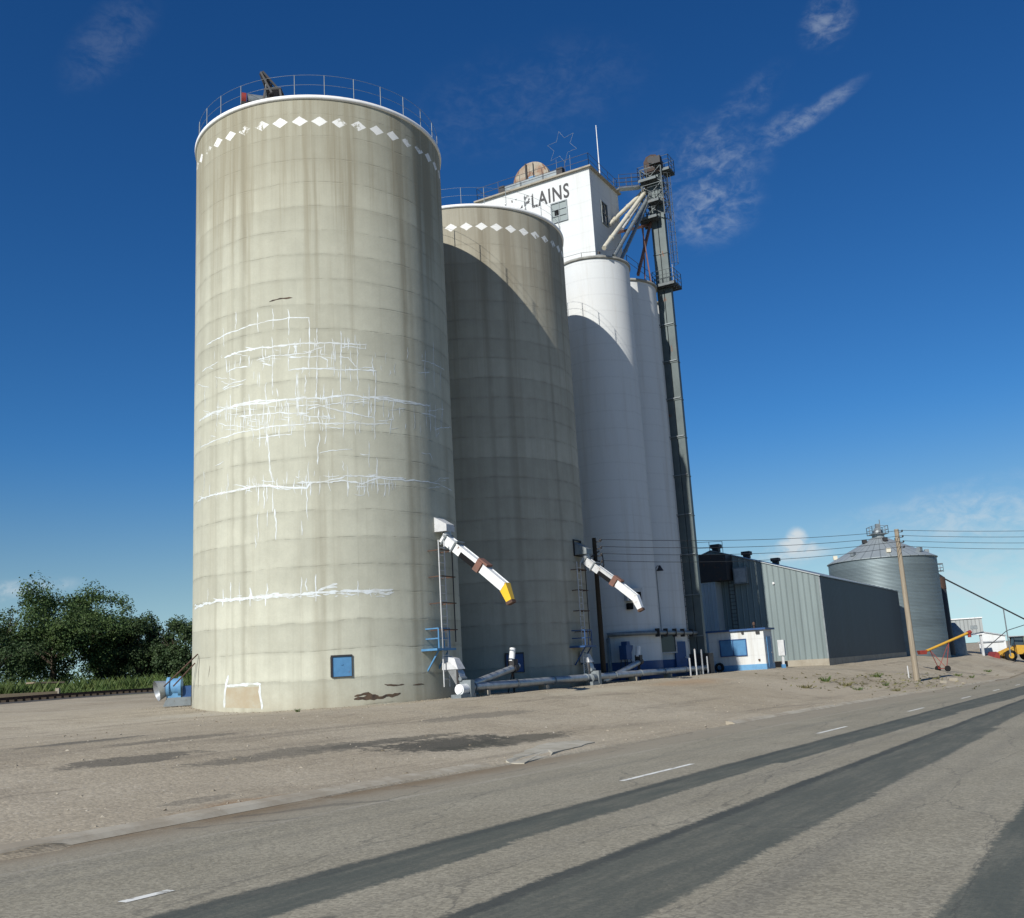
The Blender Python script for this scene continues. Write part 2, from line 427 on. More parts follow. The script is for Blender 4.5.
# ------------------------------------------------------------------ ground, road, kerb
def grid_sheet(ss, ls, zf):
    mb = MB(); vs = []; fs = []; n = len(ls)
    for s_ in ss:
        for l_ in ls:
            p = RD*s_ + RN*l_; vs.append((p.x, p.y, zf(p.x, p.y, s_, l_)))
    for i in range(len(ss)-1):
        for j in range(n-1): fs.append((i*n+j, i*n+j+1, (i+1)*n+j+1, (i+1)*n+j)[::-1])
    mb.add(vs, fs, True); return mb
def spaced(a, b, step0, grow, far):
    out = [a]; st = step0
    while out[-1] < b: out.append(out[-1]+st); st = min(far, st*grow)
    return out
ss = [-x for x in spaced(3, 900, 1.2, 1.15, 120)][::-1] + [-2+.8*i for i in range(145)] + spaced(115, 2600, 2, 1.15, 200)
ls = [-x for x in spaced(100.5, 2500, 1.4, 1.15, 200)][::-1] + [-100+.7*i for i in range(128)] + [-11.2, -10.6, -5, 0, 6] + spaced(8, 1200, 2, 1.3, 200)
def gz(x, y, s_, l_):
    z = terrain(x, y)
    if l_ > kerb_l(s_)-.02: z -= .06
    else: z += .022*noise.noise(Vector((x*.9, y*.9, 3.)))*min(1., (kerb_l(s_)-l_)/1.5)
    return z
# stains and bare patches on the yard
def pb(u, v, rs, rl, colr, amt, sharp=.22):
    p = hit(u, v); s_, l_ = sl(p.x, p.y); blob(s_, l_, rs, rl, colr, amt, sharp)
pb(445, 745, 2.6, 1.2, (.055, .055, .048), .85)
pb(510, 741, 3.4, .7, (.07, .068, .055), .75)
pb(395, 741, 3.0, .35, (.09, .085, .07), .7)
pb(85, 742, 1.6, .3, (.10, .095, .08), .7)
pb(190, 738, 2.5, .3, (.12, .11, .09), .6)
pb(480, 716, 3.5, .5, (.13, .12, .10), .55)
pb(240, 828, 3.2, .45, (.20, .15, .095), .55, .5)
pb(110, 850, 2.2, .4, (.17, .135, .09), .6, .5)
pb(140, 760, 1.6, .5, (.085, .08, .068), .7)
pb(300, 752, 3.0, .6, (.10, .095, .08), .6)
pb(260, 803, 1.1, .5, (.24, .13, .055), .6, .6)
pb(200, 801, .7, .2, (.13, .12, .10), .45)
pb(430, 703, 3.5, 1.0, (.36, .32, .25), .55, .6)
pb(600, 690, 4., .9, (.42, .38, .29), .6, .6)
pb(480, 695, 1.2, .5, (.33, .17, .07), .7, .6)
pb(690, 682, 4., 1., (.36, .24, .14), .5, .7)
pb(820, 690, 7., 2.2, (.38, .33, .25), .6, .7)
pb(240, 712, 5., 1.2, (.40, .37, .30), .7, .6)
k.bump(k.math('ADD', k.math('MULTIPLY', cd, -.5), k.math('ADD', k.math('MULTIPLY', fine, .9), k.math('MULTIPLY', mid, .4))), .5, .03)
# green verge beyond the track
lv = k.vm('DOT_PRODUCT', k.vm('SUBTRACT', o, tuple(C2)), tuple(V))
gm = k.ramp(k.math('ADD', lv, k.math('MULTIPLY', mid, 6.)), -29., -33.)
c = k.mix(k.math('MULTIPLY', gm, .85), c, (.075, .095, .032))
M['yard'] = k.done(c, .95, 0, .12)
g = grid_sheet(ss, ls, gz).build('ground', M['yard'], origin=(0, 0, 0)); g['kind'] = 'structure'

k = N('worn_asphalt'); o = k.pos(); l, s = dotl(k, o); o2 = k.comb(s, l, 0.)
mid = k.noise(o, .45, 5, .6); fine = k.noise(o, 9., 4, .8); grit = k.vor(o, 38., 'F1', 'Color'); gr = k.sep(grit)[0]
lon = k.noise(k.vm('MULTIPLY', o2, (.05, 1.4, 0)), 1., 5, .6)
c = k.mix(k.ramp(mid, .3, .7), (.250, .228, .170), (.288, .264, .200))
c = k.mix(k.math('MULTIPLY', k.ramp(lon, .5, .75), .35), c, (.145, .14, .12))
c = k.scale(c, k.math('MULTIPLY_ADD', fine, .45, .78))
c = k.scale(c, k.math('MULTIPLY_ADD', gr, .5, .75))
seg = k.white(k.math('FLOOR', k.math('DIVIDE', s, 9.3)))
seg2 = k.white(k.math('FLOOR', k.math('ADD', k.math('DIVIDE', s, 14.1), 77.)))
wob = k.math('ADD', k.math('MULTIPLY', k.math('SUBTRACT', k.noise(k.vm('MULTIPLY', o2, (.35, 1, 0)), 1., 4, .6), .5), .20),
             k.math('MULTIPLY', k.math('SUBTRACT', fine, .5), .26))
lw = k.math('ADD', l, wob)
ed = k.noise(k.vm('MULTIPLY', o2, (.45, 3.2, 0)), 1., 6, .7)
def strip(l0, l1, amt, colr=(.060, .072, .064)):
    global c
    m = k.math('MULTIPLY', k.ramp(lw, l0-.035, l0+.035), k.ramp(k.math('SUBTRACT', lw, l1), -.05, .05, 1., 0.))
    m = k.math('MULTIPLY', m, k.math('MULTIPLY', k.math('MULTIPLY_ADD', k.ramp(ed, .28, .6), .30, .72), amt), clamp=True)
    c = k.mix(m, c, colr)
far1 = k.ramp(s, 20., 55., 0., .75)
strip(-6.75, k.math('ADD', k.math('MULTIPLY_ADD', seg, .22, -5.95), far1), .86)
strip(-4.58, k.math('MULTIPLY_ADD', seg2, .3, -3.5), .80)
strip(-4.60, -4.38, .7, (.045, .05, .048))
strip(-6.80, -6.55, .45, (.045, .05, .048))
strip(-1.40, 3.2, .85)
for l_, w_, a_ in ((-8.9, .28, .22), (-5.3, .25, .16), (-2.6, .35, .20)):
    c = k.mix(k.math('MULTIPLY', k.math('MULTIPLY', k.ramp(k.math('ABSOLUTE', k.math('SUBTRACT', lw, l_)), 0., w_, 1., 0.), ed), a_*1.6), c, (.10, .10, .09))
gd = k.math('MULTIPLY', k.ramp(lw, -10.3, -11.3), k.ramp(k.math('ADD', mid, k.math('MULTIPLY', fine, .4)), .48, .72))
# pale dusty gutter beside the kerb
c = k.mix(k.math('MULTIPLY', k.ramp(lw, -9.7, -10.6), .55), c, (.285, .25, .19))
c = k.mix(k.math('MULTIPLY', k.ramp(k.math('ABSOLUTE', k.math('ADD', lw, 9.95)), .03, .12, 1., 0.), k.math('MULTIPLY', k.ramp(ed, .35, .6), .5)), c, (.38, .35, .29))
c = k.mix(k.math('MULTIPLY', gd, k.ramp(s, 26., 14., 0., .8)), c, (.175, .125, .072))
ck = k.vor(k.vm('ADD', k.vm('MULTIPLY', o2, (.11, .55, 0)), k.comb(k.math('MULTIPLY', mid, .5), k.math('MULTIPLY', ed, .35), 0.)), 1., 'DISTANCE_TO_EDGE')
c = k.mix(k.math('MULTIPLY', k.ramp(ck, .0, .008, 1., 0.), .45), c, (.06, .06, .055))
k.bump(k.math('ADD', fine, k.math('MULTIPLY', gr, .8)), .45, .02)
M['asphalt'] = k.done(c, .88, 0, .22)
ss2 = [-40+3*i for i in range(13)] + [-2+1.*i for i in range(115)] + spaced(115, 1500, 4, 1.15, 100)
mb = MB(); vs = []; fs = []
ncol = 9
for s_ in ss2:
    for j in range(ncol):
        l_ = kerb_l(s_)+.02 + (7.5-kerb_l(s_))*j/(ncol-1)
        p = RD*s_+RN*l_; vs.append((p.x, p.y, road_z(s_)))
for i in range(len(ss2)-1):
    for j in range(ncol-1): fs.append((i*ncol+j, (i+1)*ncol+j, (i+1)*ncol+j+1, i*ncol+j+1)[::-1])
mb.add(vs, fs); road = mb.build('road', M['asphalt'], origin=(0, 0, 0)); road['kind'] = 'structure'
# painted lane dashes
k = N('worn_lane_paint'); o = k.pos(); f = k.noise(o, 6, 6, .75)
M['paint'] = k.done(k.mix(k.ramp(f, .50, .66), (.74, .74, .68), (.30, .29, .25)), .7, 0, .2)
for i, s0 in enumerate((3.25, 15.35, 27.15, 39.3, 52.2, 64.2, 76.4, 88.6, 100.8)):
    mb = MB(); n = 6
    for j in range(5 if i == 0 else 0, n):
        a, b = s0+3.05*j/n, s0+3.05*(j+1)/n
        lo, hi = -7.55, -7.44
        mb.quad(*[RD*q+RN*w+Z*(road_z(q)+.004) for q, w in ((a, lo), (a, hi), (b, hi), (b, lo))])
    mb.build('lane_dash', M['paint'], road)
# kerb: two runs with the drive between them
def kerb(s0, s1, h=.085, step=1.0):
    mb = MB(); n = int((s1-s0)/step)
    for i in range(n):
        a, b = s0+(s1-s0)*i/n, s0+(s1-s0)*(i+1)/n
        ha = h*(.75+.35*noise.noise(Vector((a*.5, 0, 0)))); hb = h*(.75+.35*noise.noise(Vector((b*.5, 0, 0))))
        def pt(s_, dl, z): return RD*s_+RN*(kerb_l(s_)+dl)+Z*z
        za, zb = road_z(a), road_z(b)
        mb.hexa([pt(a, -.28, za-.02), pt(a, .05, za+.004), pt(b, .05, zb+.004), pt(b, -.28, zb-.02),
                 pt(a, -.28, za+ha+.03), pt(a, -.07, za+ha), pt(b, -.07, zb+hb), pt(b, -.28, zb+hb+.03)])
    return mb
mb = kerb(2., 17.8); mb2 = kerb(33., 110.); n = len(mb.v); mb.v += mb2.v; mb.f += [tuple(i+n for i in f) for f in mb2.f]; mb.sm += mb2.sm
k = N('old_kerb_concrete'); o = k.pos(); f = k.noise(o, 1.3, 6, .7)
M['kerb'] = k.done(k.mix(k.ramp(f, .35, .65), (.41, .375, .30), (.31, .27, .205)), .95, 0, .1)
kb = mb.build('kerb', M['kerb'], origin=(0, 0, 0)); kb['kind'] = 'structure'
# concrete slab in the drive mouth, with a broken edge
k = N('drive_concrete'); o = k.pos(); f = k.noise(o, 1.2, 6, .7); f2 = k.noise(o, 7, 4, .7)
M['slab'] = k.done(k.scale(k.mix(k.ramp(f, .35, .65), (.42, .395, .325), (.31, .285, .225)), k.math('MULTIPLY_ADD', f2, .4, .8)), .93, 0, .12)
outl = [(hit(u, v)) for u, v in ((506, 764), (524, 764), (548, 756), (570, 750), (594, 743), (578, 741), (548, 744), (532, 749), (516, 756))]
mb = MB(); top = []
for i, p in enumerate(outl):
    q = outl[(i+1) % len(outl)]
    for j in range(5):
        w = p.lerp(q, j/5.); w += Vector((noise.noise(w*1.5), noise.noise(w*1.5+Vector((9, 0, 0))), 0))*.12
        top.append(Vector((w.x, w.y, terrain(w.x, w.y)+.022)))
cen = sum(top, Vector())/len(top); cen.z = terrain(cen.x, cen.y)+.025
n = len(top)
mb.add(top+[cen], [(i, (i+1) % n, n) for i in range(n)])
mb.add(top+[p-Z*.1 for p in top], [(i, n+i, n+(i+1) % n, (i+1) % n) for i in range(n)])
sb = mb.build('driveway', M['slab'], origin=(0, 0, 0)); sb['kind'] = 'structure'

# loose stones: in the gutter, round the silo foot and about the yard
def stones(name, spots, rmin, rmax, mat):
    mb = MB()
    base = [(1, 0, 0), (-1, 0, 0), (0, 1, 0), (0, -1, 0), (0, 0, 1), (0, 0, -1)]
    tri = [(0, 2, 4), (2, 1, 4), (1, 3, 4), (3, 0, 4), (2, 0, 5), (1, 2, 5), (3, 1, 5), (0, 3, 5)]
    for p in spots:
        r = rmin+(rmax-rmin)*random.random()**2.5
        a = random.random()*6.3; m = Matrix.Rotation(a, 3, 'Z') @ Matrix.Rotation(random.random(), 3, 'X')
        sc = Vector((r*random.uniform(.8, 1.4), r*random.uniform(.7, 1.1), r*random.uniform(.5, .9)))
        mb.add([Vector(p)+m @ Vector((b[0]*sc.x, b[1]*sc.y, b[2]*sc.z)) for b in base], tri)
    o = mb.build(name, mat, origin=(0, 0, 0)); o['kind'] = 'stuff'; return o
k = N('loose_stone'); g_ = k.n('NewGeometry').outputs['Random Per Island']
M['stone'] = k.done(k.mix(g_, (.20, .165, .115), (.38, .345, .28)), .95, 0, .1)
sp = []
for i in range(900):
    a = random.uniform(-PI*1.05, PI*.05); r = 6.25+random.random()**2*2.2
    x, y = C1.x+math.cos(a)*r, C1.y+math.sin(a)*r; sp.append(ground(x, y, .0))
for i in range(500):
    t, la = random.uniform(-8, 20), 6.8+random.random()*3.
    p = P(t, la); sp.append(ground(p.x, p.y))
for i in range(1800):
    s_ = random.uniform(3, 60); l_ = kerb_l(s_) - .1 - random.random()**1.6*22
    p = RD*s_+RN*l_; sp.append(ground(p.x, p.y))
so = stones('loose_gravel', sp, .010, .05, M['stone'])
tag(so, 'loose pale stones scattered over the yard and round the silo foot', 'gravel')

# ------------------------------------------------------------------ grey concrete silos
RS, HS = 6.2, 27.6
def railing_ring(root, c, r, z, n, h=1.07, name='railing', arc=(0, 2*PI), rails=(1., .55), rp=.021, mat='galv_d', rr=.008):
    mb = MB(); pts = []
    full = abs(arc[1]-arc[0]-2*PI) < 1e-3
    for i in range(n if full else n+1):
        a = arc[0]+(arc[1]-arc[0])*i/n
        p = Vector((c.x+math.cos(a)*r, c.y+math.sin(a)*r, z)); pts.append(p)
        mb.tube([p, p+Z*h], rp, 6)
    for k_ in rails:
        m = n*4; q = [Vector((c.x+math.cos(arc[0]+(arc[1]-arc[0])*i/m)*r, c.y+math.sin(arc[0]+(arc[1]-arc[0])*i/m)*r, z+h*k_)) for i in range(m+1)]
        mb.tube(q, rr, 5, False)
    return mb.build(name, M[mat], root)
def big_silo(c, mat, label, HS=27.6):
    root = empty('concrete_silo', (c.x, c.y, 0), label, 'silo', 'grey concrete silos')
    mb = MB(); mb.lathe(c, [(RS, -.6), (RS, 4), (RS, 9), (RS, 14), (RS, 19), (RS, 24), (RS, HS-.20)], 128)
    mb.build('wall', mat, root)
    mb = MB(); mb.lathe(c, [(RS-.02, HS-.198), (RS+.07, HS-.18), (RS+.09, HS-.02), (RS-.1, HS+.02), (RS-3, HS+.25), (.2, HS+.45)], 128)
    mb.build('roof', M['white_rim'], root)
    railing_ring(root, c, RS-.08, HS-.02, 28, 1.12)
    return root
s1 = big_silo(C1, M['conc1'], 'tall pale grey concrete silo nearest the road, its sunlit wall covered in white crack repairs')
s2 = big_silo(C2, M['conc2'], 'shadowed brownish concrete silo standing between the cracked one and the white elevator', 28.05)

# white crack-repair sealant on the near silo: ribbons that lie on the wall
def cyl_ribbon(mb, pts, w, c=C1, R=RS, out=.006, jit=.03, seed=0.):
    """pts: (arc, z) along the unrolled wall"""
    fine = []
    for (a0, z0), (a1, z1) in zip(pts, pts[1:]):
        L = math.hypot(a1-a0, z1-z0); n = max(1, int(L/.13))
        for i in range(n): fine.append((a0+(a1-a0)*i/n, z0+(z1-z0)*i/n))
    fine.append(pts[-1])
    m = len(fine); L_, R2 = [], []
    for i, (a, z) in enumerate(fine):
        p, q = fine[max(0, i-1)], fine[min(m-1, i+1)]
        d = Vector((q[0]-p[0], q[1]-p[1])); d = d.normalized() if d.length else Vector((1, 0))
        nx, nz = -d.y, d.x
        j = jit*(noise.noise(Vector((a*1.7+seed, z*1.7, seed)))*2.2 + noise.noise(Vector((a*6.1+seed, z*6.1, seed)))*1.5)
        ww = w*(.62+(.9 if w < .15 else .35)*abs(noise.noise(Vector((a*3.3, z*3.3, seed+5)))*1.6))*.5
        if i in (0, m-1): ww *= .35
        for lst, sg in ((L_, 1), (R2, -1)):
            aa, zz = a+nx*(j+sg*ww), z+nz*(j+sg*ww)
            t = aa/R; lst.append(Vector((c.x+math.cos(t)*(R+out), c.y+math.sin(t)*(R+out), zz)))
    mb.add(L_+R2, [(i, i+1, m+i+1, m+i) for i in range(m-1)])
def uz(u, v, c=C1, R=RS):
    p = on_cyl(u, v, c, R)
    if p is None: return None
    return math.atan2(p.y-c.y, p.x-c.x)*R, p.z
mb = MB()
Zm = lambda x, y: (180+x/3.4, 300+y/3.4)       # survey sheet of the middle of the wall
Zl = lambda x, y: (180+x/3.4, 500+y/3.4)
lines = []
def ln(f, w, *pp): lines.append(([f(*p) for p in pp], w))
# long runs along the lifts
ln(Zm, .075, (90, 155), (140, 125), (200, 100), (265, 80), (315, 70), (370, 62), (440, 60))
ln(Zm, .07, (440, 60), (440, 130), (438, 240)); ln(Zm, .06, (75, 245), (100, 225), (130, 212))
ln(Zm, .10, (150, 195), (200, 180), (250, 165), (310, 160), (365, 152), (430, 146), (500, 146), (560, 150), (634, 150)); ln(Zm, .06, (634, 150), (632, 168), (600, 162), (545, 158))
ln(Zm, .06, (155, 200), (160, 248), (190, 232), (232, 226)); ln(Zm, .07, (235, 190), (236, 230))
ln(Zm, .065, (260, 205), (310, 190), (370, 185), (430, 180), (490, 158)); ln(Zm, .065, (368, 196), (420, 192), (478, 192), (500, 205), (500, 235))
ln(Zm, .09, (368, 240), (430, 235), (480, 235), (560, 237), (668, 240)); ln(Zm, .06, (368, 196), (372, 240)); ln(Zm, .055, (540, 195), (572, 196), (604, 230))
ln(Zm, .09, (145, 300), (175, 285), (225, 270)); ln(Zm, .08, (148, 305), (215, 287))
ln(Zm, .14, (65, 415), (100, 390), (150, 372), (220, 350), (290, 343), (360, 338)); ln(Zm, .10, (80, 400), (180, 362), (290, 350), (430, 330))
ln(Zm, .12, (400, 335), (480, 332), (560, 325), (640, 328), (720, 335), (790, 348), (850, 362), (930, 408)); ln(Zm, .08, (640, 330), (760, 350), (820, 352))
ln(Zm, .08, (200, 398), (260, 390), (330, 385), (390, 385), (440, 382)); ln(Zm, .08, (395, 360), (470, 358), (530, 372), (600, 388), (660, 400))
ln(Zm, .07, (430, 372), (520, 352), (590, 350)); ln(Zm, .06, (395, 390), (440, 395), (440, 420))
ln(Zm, .08, (70, 500), (130, 475), (200, 452), (260, 440), (320, 428), (400, 424), (480, 418), (560, 418), (650, 420), (715, 422)); ln(Zm, .06, (262, 470), (310, 462), (380, 455))
ln(Zm, .08, (820, 385), (870, 395), (930, 435)); ln(Zm, .06, (820, 205), (860, 215), (900, 240)); ln(Zm, .05, (120, 565), (150, 550))
ln(Zm, .05, (472, 520), (520, 512), (585, 510)); ln(Zm, .05, (612, 525), (645, 525)); ln(Zm, .05, (820, 520), (850, 522), (860, 545))
ln(Zm, .12, (60, 685), (80, 672), (150, 655), (210, 645), (275, 630), (315, 632), (370, 640), (430, 638), (445, 620), (500, 618), (560, 600)); 
ln(Zm, .10, (500, 622), (560, 612), (620, 625), (670, 605), (740, 610), (800, 615)); ln(Zm, .10, (565, 595), (640, 600), (700, 603), (760, 608)); ln(Zm, .07, (780, 612), (860, 620), (925, 650)); ln(Zm, .05, (590, 660), (625, 662), (630, 640))
ln(Zl, .14, (50, 368), (90, 352), (140, 342), (200, 335), (270, 328)); ln(Zl, .30, (270, 329), (330, 324), (410, 322)); ln(Zl, .16, (410, 320), (470, 314), (540, 312))
ln(Zl, .28, (545, 308), (600, 310), (660, 310), (725, 306)); ln(Zl, .20, (470, 310), (510, 295), (535, 285)); ln(Zl, .16, (490, 298), (535, 298)); ln(Zl, .2, (670, 312), (700, 320), (720, 310)); ln(Zl, .16, (235, 300), (245, 330), (275, 325))
# cracks running up and down
for x, a, b in ((190, 40, 100), (265, 40, 110), (313, 30, 100), (370, 30, 120), (147, 95, 160), (315, 125, 325), (290, 165, 195), (410, 130, 160), (440, 150, 240), (468, 95, 330), (520, 130, 260), (547, 105, 310), (572, 130, 160),
                (602, 150, 310), (400, 245, 385), (425, 255, 320), (480, 160, 190), (525, 140, 210), (655, 190, 260), (664, 240, 475), (85, 300, 365), (130, 340, 425), (160, 340, 415), (170, 320, 460), (195, 345, 400), (235, 320, 395), (292, 280, 360), (330, 300, 330),
                (270, 395, 505), (298, 360, 500), (320, 390, 460), (345, 355, 390), (370, 350, 450), (400, 340, 395), (428, 365, 500), (490, 285, 340), (497, 405, 490), (519, 300, 350), (557, 380, 470), (640, 285, 400), (692, 335, 400), (722, 335, 410), (835, 350, 430), (850, 350, 450), (868, 355, 470), (890, 350, 420),
                (472, 455, 560), (642, 480, 570), (670, 535, 625), (553, 545, 580), (570, 560, 670), (503, 580, 650), (438, 550, 640), (432, 640, 750), (412, 750, 800), (267, 625, 700), (285, 640, 710), (316, 630, 720), (322, 710, 815), (297, 715, 770), (265, 720, 820), (256, 800, 845), (352, 610, 635), (640, 600, 670), (627, 615, 665), (672, 610, 660), (697, 605, 670),
                (163, 590, 650), (83, 580, 660), (862, 140, 300), (835, 170, 270), (888, 210, 310), (205, 190, 225), (185, 205, 240), (500, 330, 420), (395, 245, 330)):
    n = 3; dx = random.uniform(-4, 4)
    ln(Zm, random.uniform(.04, .075), *[(x+dx*i/n+random.uniform(-2, 2), a+(b-a)*i/n) for i in range(n+1)])
ln(Zm, .07, (300, 455), (303, 530), (305, 580), (315, 620))
for x, a, b in ((95, 300, 345), (148, 302, 365), (172, 280, 345), (203, 280, 355), (238, 295, 362), (300, 282, 325), (290, 320, 360), (412, 262, 335), (430, 265, 310), (462, 252, 345), (604, 275, 328), (645, 300, 332)):
    ln(Zl, .07, (x, a), (x+random.uniform(-2, 2), (a+b)/2), (x+random.uniform(-3, 3), b))
rq = random.Random(31)
for i in range(330):
    x = rq.choice((rq.uniform(70, 900), rq.gauss(420, 170))); y = rq.choice((150, 190, 235, 340, 345, 380, 400, 425, 600, 620)) + rq.gauss(0, 9)
    y += 45*((x-560)/450.)**2*(1 if x < 560 else .6)
    if not 60 < x < 915: continue
    if rq.random() < .62:
        L_ = rq.uniform(12, 60); ln(Zm, rq.uniform(.035, .055), (x, y-L_*.4), (x+rq.uniform(-3, 3), y+L_*.1), (x+rq.uniform(-3, 3), y+L_*.6))
    else:
        L_ = rq.uniform(15, 60); sl_ = -(x-560)/450.*.20
        ln(Zm, rq.uniform(.035, .06), (x-L_*.5, y+L_*.5*sl_*-1), (x-L_*.1, y+rq.uniform(-3, 3)), (x+L_*.5, y+L_*.5*sl_))
for i in range(60):
    x = rq.uniform(65, 720); y = 318+38*((x-560)/500.)**2+rq.gauss(0, 5); L_ = rq.uniform(10, 40)
    ln(Zl, rq.uniform(.05, .10), (x-L_*.5, y+rq.uniform(-2, 2)), (x, y+rq.uniform(-3, 3)), (x+L_*.5, y+rq.uniform(-2, 2)))
# the white outlined patch by the ground
ln(Zl, .20, (151, 706), (152, 660), (158, 625), (162, 595)); ln(Zl, .27, (158, 632), (215, 629), (275, 627)); ln(Zl, .27, (270, 624), (274, 665), (279, 712))
groups = {}
for i, (pp, w) in enumerate(lines):
    q = [uz(*p) for p in pp]; q = [x for x in q if x]
    if len(q) < 2: continue
    zz = sum(x[1] for x in q)/len(q)
    mb = groups.setdefault(0 if zz < 2.3 else 1 if zz < 6.2 else 2 if zz < 11.2 else 3, MB())
    if len(q) > 1: cyl_ribbon(mb, q, min(w, .19)*.66, out=.003+.0005*(i % 7), seed=i*3.7, jit=.025)
for mb in groups.values(): mb.build('crack_sealant', M['seal'], s1)
# tan patch inside the white outline, spalled rusty concrete and dark cracks
k = N('tan_patch_plaster'); o = k.obj(); f = k.noise(o, 1.5, 6, .7); M['tan'] = k.done(k.mix(k.ramp(f, .35, .65), (.42, .385, .29), (.39, .33, .23)), .95, 0, .1)
def cyl_patch(poly, c, R, out, mat, name, root):
    mb = MB(); q = [uz(*p, c, R) for p in poly]; n = len(q)
    dense = []
    for i in range(n):
        a, b = q[i], q[(i+1) % n]
        for j in range(6): dense.append((a[0]+(b[0]-a[0])*j/6, a[1]+(b[1]-a[1])*j/6))
    ca = sum(x[0] for x in dense)/len(dense); cz = sum(x[1] for x in dense)/len(dense)
    rings = []
    for kf in (1., .66, .33):
        rings.append([(ca+(a-ca)*kf, cz+(z-cz)*kf) for a, z in dense])
    vs = []; m = len(dense)
    for r_ in rings: vs += [Vector((c.x+math.cos(a/R)*(R+out), c.y+math.sin(a/R)*(R+out), z)) for a, z in r_]
    vs.append(Vector((c.x+math.cos(ca/R)*(R+out), c.y+math.sin(ca/R)*(R+out), cz)))
    fs = [(kk*m+i, kk*m+(i+1) % m, (kk+1)*m+(i+1) % m, (kk+1)*m+i) for kk in (0, 1) for i in range(m)] + [(2*m+i, 2*m+(i+1) % m, 3*m) for i in range(m)]
    mb.add(vs, fs, True); return mb.build(name, mat, root)
cyl_patch([Zl(155, 706), Zl(157, 640), Zl(215, 636), Zl(270, 634), Zl(274, 708)], C1, RS, .003, M['tan'], 'plaster_patch', s1)
M['spall'] = painted('spalled_rusty_concrete', (.11, .075, .05), (.045, .035, .03), .6, 3, .95)
mb = MB()
for i, (pp, w) in enumerate((([Zl(592, 678), Zl(620, 673), Zl(660, 676), Zl(700, 669)], .34), ([Zl(690, 667), Zl(720, 664), Zl(750, 658)], .22), ([Zl(593, 668), Zl(625, 660), Zl(655, 662)], .22), ([Zl(615, 676), Zl(640, 668), Zl(675, 668)], .3), ([Zl(680, 672), Zl(700, 663), Zl(735, 664)], .12), ([Zl(695, 627), Zl(735, 630), Zl(762, 626)], .11), ([Zl(792, 628), Zl(830, 627)], .13),
                             ([Zm(303, 5), Zm(340, -5), Zm(382, -8)], .10), ([Zl(67, 530), Zl(64, 590), Zl(62, 640)], .05), ([Zl(103, 562), Zl(97, 600)], .05))):
    mb = MB(); cyl_ribbon(mb, [uz(*p) for p in pp if uz(*p)], w*.5, out=.0035+.0004*i, seed=i*9.1, jit=.022)
    mb.build('spalled_concrete', M['spall'], s1)

# hatch doors
def hatch(root, c, u, v, w, h, mat, R=RS):
    p = on_cyl(u, v, c, R); n = Vector((p.x-c.x, p.y-c.y, 0)).normalized(); sd = Vector((-n.y, n.x, 0))
    mb = MB()
    for sx, sz, cx, cz in ((w+.09, .07, -.02, h/2+.035), (w+.05, .025, 0, -h/2-.012), (.08, h, -w/2-.04, 0), (.02, h, w/2+.01, 0)):
        mb.fbox(p+sd*cx+Z*cz+n*.01, sd, n, Z, sx, .12, sz)
    fr = mb.build('hatch_frame_shade', M['dark'], root)  # thick dark top and left bars paint in the shadow of a recess
    mb = MB(); mb.fbox(p-n*.02, sd, n, Z, w, .10, h); mb.fbox(p+n*.035+Z*h*.1, sd, n, Z, w*.1, .03, .05)
    mb.build('access_hatch', mat, root)
hatch(s1, C1, 342, 666.5, .78, .80, M['blue'])
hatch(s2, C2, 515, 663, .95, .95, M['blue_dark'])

# derrick and winch on the near silo roof
a = on_cyl(274, 99, C1, RS-.4); base = Vector((a.x, a.y, HS))
root = empty('roof_derrick', base, 'small black derrick with leaning boom on the roof edge of the pale cracked silo', 'crane')
tip = at(261.5, 72.5, math.hypot(base.x, base.y)-.1); foot = at(274.5, 93.5, math.hypot(base.x, base.y)); foot.z = HS+.45
mb = MB(); d_ = (tip-foot).normalized(); a_, b_, _ = ortho(d_)
for sx in (-1, 1):
    for sy in (-1, 1): mb.bar(foot+a_*.24*sx+b_*.2*sy, tip+a_*.05*sx+b_*.05*sy, .09)
for i in range(5):
    w = .26*(1-i/6.); q = foot.lerp(tip, i/6.); q2 = foot.lerp(tip, (i+1)/6.)
    mb.bar(q-a_*w+b_*w, q2+a_*w*.85+b_*w*.8, .05); mb.bar(q+a_*w-b_*w, q2-a_*w*.85-b_*w*.8, .05); mb.bar(q-a_*w-b_*w, q2+a_*w*.8-b_*w*.8, .05)
mb.build('boom', M['dark'], root)
mb = MB()
for dx in (-.42, .42):
    for dy in (-.3, .3): mb.bar(base+Vector((dx, dy, -.05)), base+Vector((dx*.8, dy*.8, .55)), .09)
mb.box(base+Z*.56, .8, .6, .08); mb.build('frame', M['dark'], root)
w = on_cyl(255, 101, C1, RS-.5); w.z = HS
root = empty('roof_winch', w, 'small winch with a red end drum beside the black derrick on the near silo', 'winch')
axv = Vector((.94, .34, 0))
mb = MB(); mb.tube([w+axv*-.35+Z*.42, w+axv*.55+Z*.42], .27, 14); mb.build('drum', M['galv_d'], root)
mb = MB(); mb.tube([w+axv*-.62+Z*.38, w+axv*-.42+Z*.38], .33, 16); mb.build('end_plate', M['red'], root)
mb = MB(); mb.tube([w+axv*.57+Z*.45, w+axv*.85+Z*.45], .34, 14); mb.fbox(w+axv*.1+Z*.08, axv, Vector((-axv.y, axv.x, 0)), Z, 1.5, .5, .16); mb.build('gearbox', M['dark'], root)

